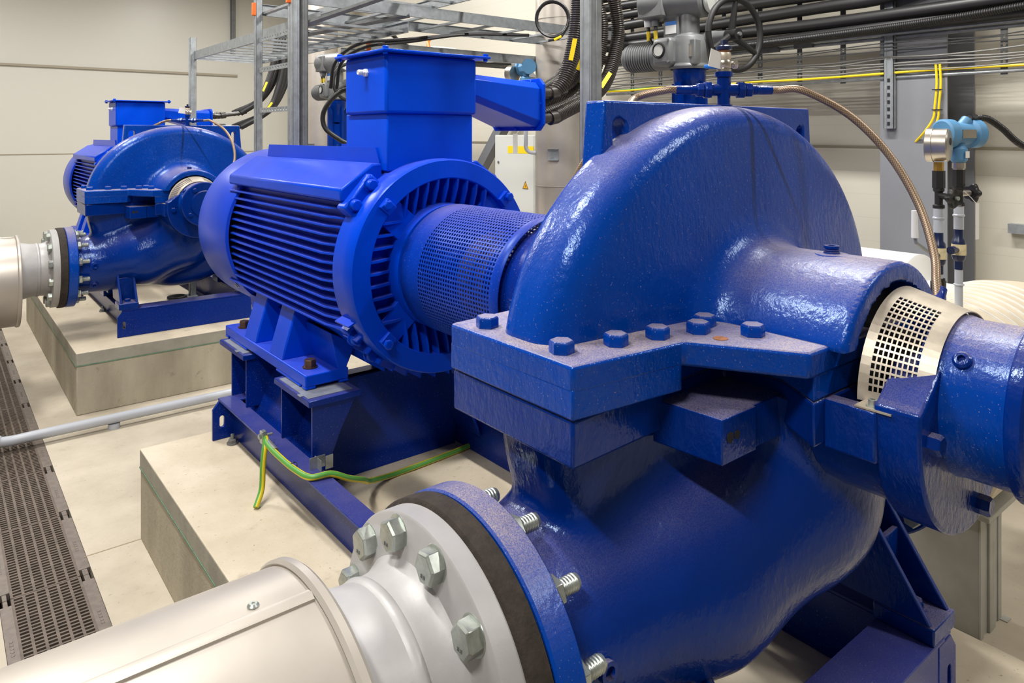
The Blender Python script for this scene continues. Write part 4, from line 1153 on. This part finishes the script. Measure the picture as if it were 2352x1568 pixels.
    bm = nb(); cyl(bm, c-ax*.22, c-ax*.05, .05, .03, seg=20); cyl(bm, c+ax*.03, c+ax*.045, .012, seg=10); finish(bm, 'wheel_hub', M['actuator'], hw)
    return r
aA = actuator(); aA['label'] = 'grey electric valve actuator with black handwheel above the near pump dome'
aB = copytree(aA); aB.location.y += DY; aB['label'] = 'smaller grey valve actuator with green lamp, left of the near terminal box'
for ch in aB.children:
    if ch.name.startswith('handwheel'): pass
# ================================================================== white pipes beyond the near pump
r = thing('header_pipe', 'white painted header pipe end seen right of the near pump dome', 'pipe', (4.0, 1.6, .75))
bm = nb(); lathe(bm, [(.20, -.16), (.20, -.03), (.31, .0), (.33, .01), (.33, .75), (.2, .78)], (0, 0, 0), (0, 1, 0), 56, caps=True); finish(bm, 'clad_tube', M['white'], r)
bm = nb(); box(bm, -.12, .12, .3, .5, FZ-.75, -.2); finish(bm, 'pipe_saddle', M['standcol'], r)
beige = plain('dusty_beige_cladding', lin(206, 194, 172), .5, .1, 9, .1)
r = thing('dusty_clad_elbow', 'dusty beige clad pipe with pale ribs behind the near bearing cover', 'insulated pipe', (2.50, Y0, .745), 'discharge pipes behind the pumps')
bm = nb(); lathe(bm, [(.20, 0), (.30, 0), (.335, .02), (.335, 1.05), (.30, 1.3), (.0, 1.42)], (0, 0, 0), (1, 0, 0), 72); finish(bm, 'cladding_sheet', beige, r)
bm = nb()
for k in range(8): lathe(bm, [(.334, -.003), (.339, -.002), (.339, .002), (.334, .003)], (.50+.07*k, 0, 0), (1, 0, 0), 72)
finish(bm, 'sealing_rib', M['white'], r)
bm = nb(); lathe(bm, [(.19, -.155), (.28, -.154), (.28, -.105), (.21, -.10), (.20, .0)], (0, 0, 0), (1, 0, 0), 56); finish(bm, 'counter_flange', M['greypaint'], r)
rb = copytree(r); rb.location.y += DY; r['label'] = 'dusty beige clad pipe with pale ribs behind the near bearing cover'; rb['label'] = 'beige clad pipe behind the far pump'
# steel pipe support stand, bottom right
r = thing('pipe_support_stand', 'grey steel pipe support column standing on the floor at lower right', 'pipe support', (3.13, 1.145, FZ))
bm = nb(); box(bm, -.105, .105, -.14, .14, 0, .47); box(bm, -.11, -.075, -.145, -.138, 0, .47); box(bm, -.03, .03, -.15, -.138, 0, .47); box(bm, .075, .11, -.145, -.138, 0, .47)
finish(bm, 'column_section', M['standcol'], r, bevel=.004)
bm = nb(); box(bm, -.16, .16, -.19, .19, .47, .49); box(bm, -.14, -.12, -.15, .15, .49, .60); box(bm, .12, .14, -.15, .15, .49, .60); finish(bm, 'top_plate', M['standcol'], r, bevel=.003)
bm = nb(); box(bm, .09, .13, -.17, -.145, 0, .004); finish(bm, 'base_seal', M['standcol'], r)
# building column with strut and yellow wires
r = thing('building_column', 'grey painted steel building column against the right wall', 'column', (4.92, 1.926, FZ))
bm = nb(); box(bm, -.22, -.205, -.194, .194, 0, CEIL-FZ-.01); box(bm, .20, .215, -.194, .194, 0, CEIL-FZ-.01); box(bm, -.205, .20, -.01, .01, 0, CEIL-FZ-.01)
finish(bm, 'column_profile', M['steelcol'], r)
r = thing('wall_strut', 'short slotted strut fixed to the grey column below the cable ladder', 'strut', (4.68, 2.05, 1.74))
bm = nb(); strut_bm(bm, 0, 0, 0, .9, .04, .06); finish(bm, 'channel_section', M['galv'], r)
bm = nb()
for k in range(7): box(bm, -.0225, -.0215, -.008, .008, .02+k*.045, .042+k*.045)
finish(bm, 'strut_slot', M['hole'], r)
r = thing('wall_strut', 'tiny galvanised strut end on the right wall at the picture edge', 'strut', (5.12, 1.52, 1.11))
bm = nb(); box(bm, -.03, .03, -.09, .02, -.003, .0); box(bm, -.03, .03, -.09, .02, .05, .053); box(bm, -.03, -.027, -.09, .02, 0, .05); finish(bm, 'channel_section', M['galv'], r)
# ================================================================== wall cable ladder with wires
r = thing('wall_cable_ladder', 'galvanised cable ladder on edge along the right wall with hanging perforated rungs', 'cable ladder', (4.70, 2.0, 2.06))
bm = nb()
cyl(bm, (0, -2.6, 0), (0, 2.5, 0), .012, seg=10); finish(bm, 'lower_rail', M['galv'], r)
bm = nb(); cyl(bm, (0, -2.6, .25), (0, 2.5, .25), .014, seg=10); cyl(bm, (-.04, -2.6, .27), (-.04, 2.5, .27), .012, seg=10); finish(bm, 'upper_rail', M['galv'], r)
for k in range(-6, 10):
    y = 1.443-2.0+.3075*k
    bm = nb(); prism(bm, [(y-.018, -.02), (y+.018, -.02), (y+.018, 1.1), (y-.018, 1.1)], 'x', .012, .016, [oval(y, .0+.05*j, .014, .026, 5) for j in range(1, 5)]); finish(bm, 'perforated_rung', M['galvd'], r)
bm = nb(); box(bm, -.05, -.02, .80, .98, .225, .275); finish(bm, 'rail_joint', M['galvd'], r)
bm = nb(); box(bm, -.05, -.02, .55, .68, .235, .28); finish(bm, 'rail_joint', M['galvd'], r)
rr = random.Random(3)
for k in range(8):
    z = 2.10+.021*k+(0 if k < 5 else .02); x = 4.675-.004*k; pts = []
    y = -.9
    while y < 4.5: pts.append((x-4.66, y-2.0, z-2.1+rr.uniform(-.012, .012))); y += .3
    t = thing('thin_wall_cable', 'thin grey cable running along the wall ladder behind its rungs', 'cable', (4.66, 2.0, 2.1), 'thin cables on the wall ladder')
    bm = nb(); smooth_tube(bm, pts, .005 if k < 5 else .0035, 8, 4); finish(bm, 'cable_sheath', M['wire'] if k < 5 else M['galvd'], t)
t = thing('yellow_wall_wire', 'yellow green wire lying along the lower rail of the wall ladder', 'cable', (4.68, 2.0, 2.08))
bm = nb(); pts = [(0, -2.6+.3*k, .0+rr.uniform(0, .012)) for k in range(18)]; smooth_tube(bm, pts, .008, 8, 4); finish(bm, 'wire_sheath', M['yellow'], t)
bm = nb(); smooth_tube(bm, [(p[0]+.003, p[1], p[2]+rr.uniform(-.006, .010)) for p in pts], .005, 8, 4); finish(bm, 'green_strand', M['green'], t)
t = thing('yellow_drop_wires', 'pair of yellow earth wires dropping down the grey column', 'cable', (4.67, 1.80, 2.1))
for s in (0, .022):
    bm = nb(); smooth_tube(bm, [(0, -.04+s, .02), (0, -.045+s, -.1), (0, -.035+s, -.22), (0, -.03+s*1.2, -.30), (0, .0+s*2, -.38), (.03, .04+s*3, -.44)], .007, 8, 6); finish(bm, 'wire_sheath', M['yellow'], t)
bm = nb()
for z in (-.13, -.25): box(bm, -.012, .012, -.05, .0, z-.003, z+.003)
finish(bm, 'cable_tie', M['black'], t)
# heavy black cables stacked along the wall ladder
for k in range(9):
    rad = .037+.004*rr.random(); z0 = 2.372+.088*k; ph = rr.uniform(0, 6); pts = []; y = -.6
    while y < 4.5:
        lift = (.16+.05*k)*max(0, 2.1-y)**1.4 if k > 1 else 0
        pts.append((-.02*math.sin(y+ph), y-2.0, lift+.012*math.sin(y*1.5+ph)-.012)); y += .3
    t = thing('heavy_black_cable', 'heavy black power cable tied along the upper wall ladder', 'cable', (4.63-.03*(k % 2), 2.0, z0), 'heavy black cables on the wall')
    bm = nb(); smooth_tube(bm, pts, rad, 14, 4); finish(bm, 'cable_sheath', M['black'], t)
for k in range(2):
    t = thing('ribbed_black_conduit', 'ribbed black conduit running below the heavy black wall cables', 'cable', (4.60, 2.0, 2.335), 'ribbed conduits overhead')
    bm = nb(); conduit(bm, [(-.05*k, -2.8, .16+.04*k), (-.05*k, -1.2, .06+.03*k), (-.05*k, 0, .02), (-.04*k, 2, .0)], .022, .012, 10); finish(bm, 'conduit_hose', M['black'], t, ang=80)
# ================================================================== pressure instruments on the near discharge pipe
def star_knob(bm, c, ax, r=.033):
    d, u, v = frame_of(ax); c = Vector(c); n = 60
    rg = lambda h, s: [bm.verts.new(c+d*h+u*(s*(r+.0045*math.cos(5*2*pi*k/n))*math.cos(2*pi*k/n))+v*(s*(r+.0045*math.cos(5*2*pi*k/n))*math.sin(2*pi*k/n))) for k in range(n)]
    R_ = [rg(-.008, .9), rg(-.004, 1), rg(.006, 1), rg(.011, .88), rg(.007, .5)]
    bm.faces.new(R_[0][::-1]); bm.faces.new(R_[-1])
    for a, b in zip(R_, R_[1:]):
        for i in range(n): bm.faces.new((a[i], a[(i+1) % n], b[(i+1) % n], b[i]))
def riser(x, y, z0, zt, label, name, cat, group=None):
    """tube with ball valve, needle valve; returns root (origin at foot)"""
    r = thing(name, label, cat, (x, y, z0), group)
    h = lambda z: z-z0
    bm = nb(); cyl(bm, (0, 0, 0), (0, 0, h(1.22)), .0135, seg=18); lathe(bm, [(.0135, -.004), (.0175, -.002), (.0175, .002), (.0135, .004)], (0, 0, h(1.16)), (0, 0, 1), 18)
    finish(bm, 'riser_tube', M['greyplast'], r); bm = nb()
    cyl(bm, (0, 0, h(1.36)), (0, 0, h(1.45)), .0165, seg=18); lathe(bm, [(.0165, -.005), (.020, -.002), (.020, .002), (.0165, .005)], (0, 0, h(1.41)), (0, 0, 1), 18)
    finish(bm, 'riser_tube', M['greyplast'], r)
    bm = nb(); lathe(bm, [(.0145, 1.215), (.0145, 1.245), (.020, 1.252), (.023, 1.27), (.023, 1.305), (.020, 1.322), (.0145, 1.33), (.0145, 1.362)], (0, 0, -z0), (0, 0, 1), 24)
    v = finish(bm, 'ball_valve', M['navy'], r)
    bm = nb(); lathe(bm, [(.0236, 1.268), (.0236, 1.307)], (0, 0, -z0), (0, 0, 1), 24); finish(bm, 'cream_label', M['cream'], v)
    bm = nb(); lathe(bm, [(.019, 1.445), (.019, 1.455), (.013, 1.458), (.013, 1.50), (.018, 1.505), (.018, 1.56), (.0, 1.56)], (0, 0, -z0), (0, 0, 1), 18); cyl(bm, (0, 0, h(1.515)), (0, 0, h(1.575)), .0205, seg=6)
    finish(bm, 'needle_valve', M['blackm'], r)
    return r, h
g, h = riser(2.75, 1.04, 1.05, 1.7, 'stainless pressure gauge on a riser with black star knob, beside the braided hose', 'pressure_gauge', 'gauge')
bm = nb(); cyl(bm, (0, 0, h(1.572)), (0, 0, h(1.605)), .016, seg=6); finish(bm, 'brass_nut', M['brass'], g)
bm = nb(); lathe(bm, [(0, -.036), (.03, -.036), (.052, -.034), (.057, -.029), (.057, .014), (.060, .015), (.060, .034), (.056, .037), (.05, .037), (.05, .034), (0, .034)], (0, .0, h(1.665)), (-.18, 1, 0), 48)
gc = finish(bm, 'gauge_case', M['stain'], g)
bm = nb(); lathe(bm, [(0, .002), (.012, .002), (.013, -.001)], (.0, -.037, h(1.678)), (.18, -1, 0), 20); finish(bm, 'blowout_disc', M['blackm'], gc)
bm = nb(); cyl(bm, (-.0, 0, h(1.49)), Vector((-.022, -.048, h(1.485))), .011, seg=14); q = finish(bm, 'valve_spindle', M['blackm'], g)
bm = nb(); star_knob(bm, (-.028, -.058, h(1.485)), (-.35, -.93, 0)); finish(bm, 'star_knob', M['black'], q)
bm = nb(); cyl(bm, (-.031, -.066, h(1.485)), (-.034, -.075, h(1.485)), .007, seg=12); finish(bm, 'knob_screw', M['zinc'], q)
# lever with white grip
bm = nb(); cyl(bm, (0, 0, h(1.285)), (-.05, -.005, h(1.275)), .011, seg=12); lv = finish(bm, 'valve_stem', M['navy'], g)
bm = nb(); dxy = Vector((-.085, .02, 0)); a0 = Vector((-.052, -.005, h(1.277))); 
tube(bm, [a0, a0+Vector((-.012, 0, .012)), a0+Vector((-.095, .02, .058)), a0+Vector((-.100, .022, .082))], .006, 8); finish(bm, 'lever_arm', M['galv'], lv)
bm = nb(); cyl(bm, a0+Vector((-.100, .022, .076)), a0+Vector((-.103, .022, .168)), .0115, .0095, seg=14); finish(bm, 'white_grip', M['white'], lv)
bm = nb(); cyl(bm, (-.0, 0, h(1.05)), (0, 0, h(1.20)), .02, seg=14); box(bm, -.02, .025, -.015, .02, h(1.02), h(1.19)); finish(bm, 'mount_block', M['blackm'], g)
t, h = riser(2.90, 1.03, 1.04, 1.7, 'light blue pressure transmitter on a grey riser with a white hanging tag', 'pressure_transmitter', 'transmitter')
bm = nb(); cyl(bm, (0, 0, h(1.572)), (0, 0, h(1.612)), .019, seg=6); cyl(bm, (0, 0, h(1.58)), (0, 0, h(1.60)), .022, seg=18); finish(bm, 'steel_nut', M['stain'], t)
bm = nb(); lathe(bm, [(.02, 1.60), (.028, 1.61), (.028, 1.65), (.02, 1.66), (.02, 1.68)], (0, 0, -1.04), (0, 0, 1), 24)
ax = Vector((.9, -.40, 0)).normalized(); c = Vector((.015, 0, h(1.705)))
lathe(bm, [(0, -.085), (.045, -.085), (.052, -.08), (.052, -.045), (.042, -.042), (.040, .03), (.044, .034), (.052, .04), (.052, .072), (.045, .078), (0, .078)], c, ax, 36)
cyl(bm, c+Vector((.0, 0, .02)), c+ax*.03+Vector((0, 0, .05)), .02, seg=16)
tb = finish(bm, 'transmitter_body', M['lightblue'], t)
bm = nb(); d, u, v = frame_of(ax); s = Vector((-ax.y, ax.x, 0)); s = -s if s.dot(Vector((-1, -1, 0))) < 0 else s
p = c+ax*(-.005)+s*.0415; vs = [bm.verts.new(p+ax*a_+Vector((0, 0, b_))+s*e_) for e_ in (0, .003) for a_, b_ in ((-.03, -.016), (.03, -.016), (.03, .014), (-.03, .014))]
for q4 in ((0, 1, 2, 3), (4, 5, 6, 7), (0, 1, 5, 4), (1, 2, 6, 5), (2, 3, 7, 6), (3, 0, 4, 7)): bm.faces.new([vs[k] for k in q4])
finish(bm, 'type_plate', M['stain'], tb)
bm = nb(); box(bm, -.018, .016, -.0295, -.028, h(1.618), h(1.642)); finish(bm, 'white_label', M['white'], tb)
bm = nb(); c2 = c+ax*.04+Vector((0, 0, .055)); cyl(bm, c+ax*.02+Vector((0, 0, .045)), c2+ax*.03, .0165, seg=14); hexh(bm, c2+ax*.0, ax, .021, .018); finish(bm, 'cable_gland', M['black'], tb)
bm = nb(); c3 = c2+ax*.03; conduit(bm, [c3, c3+ax*.05+Vector((0, 0, .0)), c3+ax*.12+Vector((0, 0, -.035)), c3+ax*.22+Vector((0, 0, -.10)), c3+ax*.4+Vector((0, 0, -.14))], .0125, .007, 12); finish(bm, 'conduit_hose', M['black'], tb, ang=80)
bm = nb(); cyl(bm, (0, 0, h(1.49)), (.04, -.02, h(1.49)), .011, seg=12); q = finish(bm, 'valve_spindle', M['stain'], t)
bm = nb(); star_knob(bm, (.052, -.026, h(1.49)), (.9, -.42, 0), .031); finish(bm, 'star_knob', M['black'], q)
bm = nb(); box(bm, .02, .052, -.048, -.0465, h(1.325), h(1.455)); tube(bm, [(.036, -.047, h(1.45)), (.015, -.035, h(1.475)), (-.01, -.02, h(1.50))], .0012, 6); finish(bm, 'white_tag', M['white'], t)
bm = nb(); cyl(bm, (0, 0, h(1.285)), (-.06, .0, h(1.29)), .010, seg=12); cyl(bm, (-.05, 0, h(1.29)), (-.075, 0, h(1.29)), .014, seg=12); finish(bm, 'valve_stem', M['navy'], t)
# upper instruments behind the cable box
r = thing('pressure_transmitter', 'blue transmitter with round steel gauge beside it above the motor cable box', 'transmitter', (4.18, 5.0, 1.55))
bm = nb(); smooth_tube(bm, [(0, 0, .65), (0, 0, .12), (0, 0, .04), (.02, -.02, .0), (.06, -.06, -.01), (.16, -.12, -.01)], .018, 12, 6); finish(bm, 'riser_tube', M['greyplast'], r)
bm = nb(); lathe(bm, [(.03, .62), (.05, .63), (.05, .66), (.03, .68), (.03, .70)], (0, 0, 0), (0, 0, 1), 20); lathe(bm, [(0, -.08), (.07, -.08), (.085, -.07), (.085, -.03), (.07, -.02), (.07, .08), (0, .08)], (0, 0, .76), (-.3, -.95, 0), 10); cyl(bm, (0, 0, .78), (.12, -.1, .78), .022, seg=10)
finish(bm, 'transmitter_body', M['lightblue'], r)
bm = nb(); lathe(bm, [(0, -.03), (.074, -.03), (.078, -.02), (.078, .03), (0, .03)], (-.075, .10, .70), (-.2, 1, 0), 36); finish(bm, 'gauge_case', M['stain'], r)
bm = nb(); smooth_tube(bm, [(.12, -.1, .78), (.2, -.2, .80), (.30, -.28, .87), (.33, -.30, 1.05), (.25, -.28, 1.2)], .013, 10, 6); finish(bm, 'signal_cable', M['black'], r)
bm = nb(); box(bm, -.10, -.045, .06, .062, -.02, .16); tube(bm, [(-.07, .06, .155), (-.04, .03, .2), (0, 0, .22)], .002, 6); finish(bm, 'white_tag', M['white'], r)
r = thing('cable_coil', 'coiled black cable loop hanging from the ladder left of the conduits', 'cable coil', (3.35, 3.72, 2.50))
f_ = Vector((.627, .779, 0)); s_ = Vector((.779, -.627, 0))
for k, (a, b) in enumerate(((0, 1), (.012, .93))):
    bm = nb(); pts = [f_*a+s_*(.115*b*math.cos(t*2*pi/30))+Vector((0, 0, .125*b*math.sin(t*2*pi/30))) for t in range(31)]; tube(bm, pts, .0085, 8, caps=False); finish(bm, 'cable_loop', M['black'], r)
bm = nb(); smooth_tube(bm, [s_*.02+Vector((0, 0, .22)), s_*-.03+Vector((0, 0, .15)), s_*.06+Vector((0, 0, .11))], .0085, 8); smooth_tube(bm, [s_*.10+Vector((0, 0, -.06)), s_*.05+Vector((0, 0, -.13)), s_*-.03+Vector((0, 0, -.15))], .0085, 8)
finish(bm, 'cable_tail', M['black'], r)
bm = nb(); cyl(bm, s_*.06+Vector((0, 0, -.12)), s_*.01+Vector((0, 0, -.145)), .011, seg=8); finish(bm, 'yellow_marker', M['yellow'], r)
# black cables looping over the ladders above the terminal box
r = thing('looped_black_cable', 'black cables looping over the ladder above the near terminal box lid', 'cable', (2.45, 4.9, 2.30))
for k in range(2):
    bm = nb(); smooth_tube(bm, [(-.10+.05*k, .2, -.25), (-.08+.05*k, .15, -.05), (.05+.05*k, .0, .08-.02*k), (.35, -.15, .12-.02*k), (.8, -.3, .18), (1.3, -.45, .20)], .013, 10, 8); finish(bm, 'cable_sheath', M['black'], r)
r = thing('bunched_cables', 'bunch of black cables tied along the middle cable ladder', 'cable bunch', (3.2, 5.2, 2.34))
for k in range(5):
    bm = nb(); smooth_tube(bm, [(-.5+.05*k, -.3+.05*k, .15), (0, -.1+.05*k, .02), (.6, -.05+.06*k, .0), (1.2, .0+.06*k, .02), (1.7, .05+.06*k, .06)], .012, 8, 6); finish(bm, 'cable_sheath', M['black'], r)
r = thing('black_hose_loop', 'black hose looping out behind the near terminal box beside the far actuator', 'hose', (2.9, 6.0, 1.75))
bm = nb(); smooth_tube(bm, [(.12, -.1, .36), (-.02, .03, .34), (-.13, .13, .18), (-.13, .13, .02), (-.02, .03, -.10), (.13, -.10, -.22), (.2, -.14, -.6), (.2, -.14, -1.90)], .022, 12, 8); finish(bm, 'hose_tube', M['black'], r)
r = thing('wall_bracket', 'dark slotted bracket hanging at the top of the left wall', 'bracket', (3.92, WY-.05, 3.0))
bm = nb(); strut_bm(bm, 0, 0, 0, 1.58, .07, .05); finish(bm, 'channel_section', M['galvd'], r)

for k, (x, y, rr_, lb) in enumerate(((1.90, 6.65, .085, 'black rubber ring lying flat on the far plinth beside the near motor cowl'), (1.72, 6.9, .07, 'smaller black rubber ring lying behind the other loose ring on the far plinth'))):
    t = thing('loose_rubber_ring', lb, 'rubber ring', (x, y, PL), 'loose rubber rings')
    bm = nb(); tube(bm, [(rr_*math.cos(2*pi*i/32), rr_*math.sin(2*pi*i/32), .0135) for i in range(33)], .013, 10, caps=False); finish(bm, 'ring', M['black'], t)
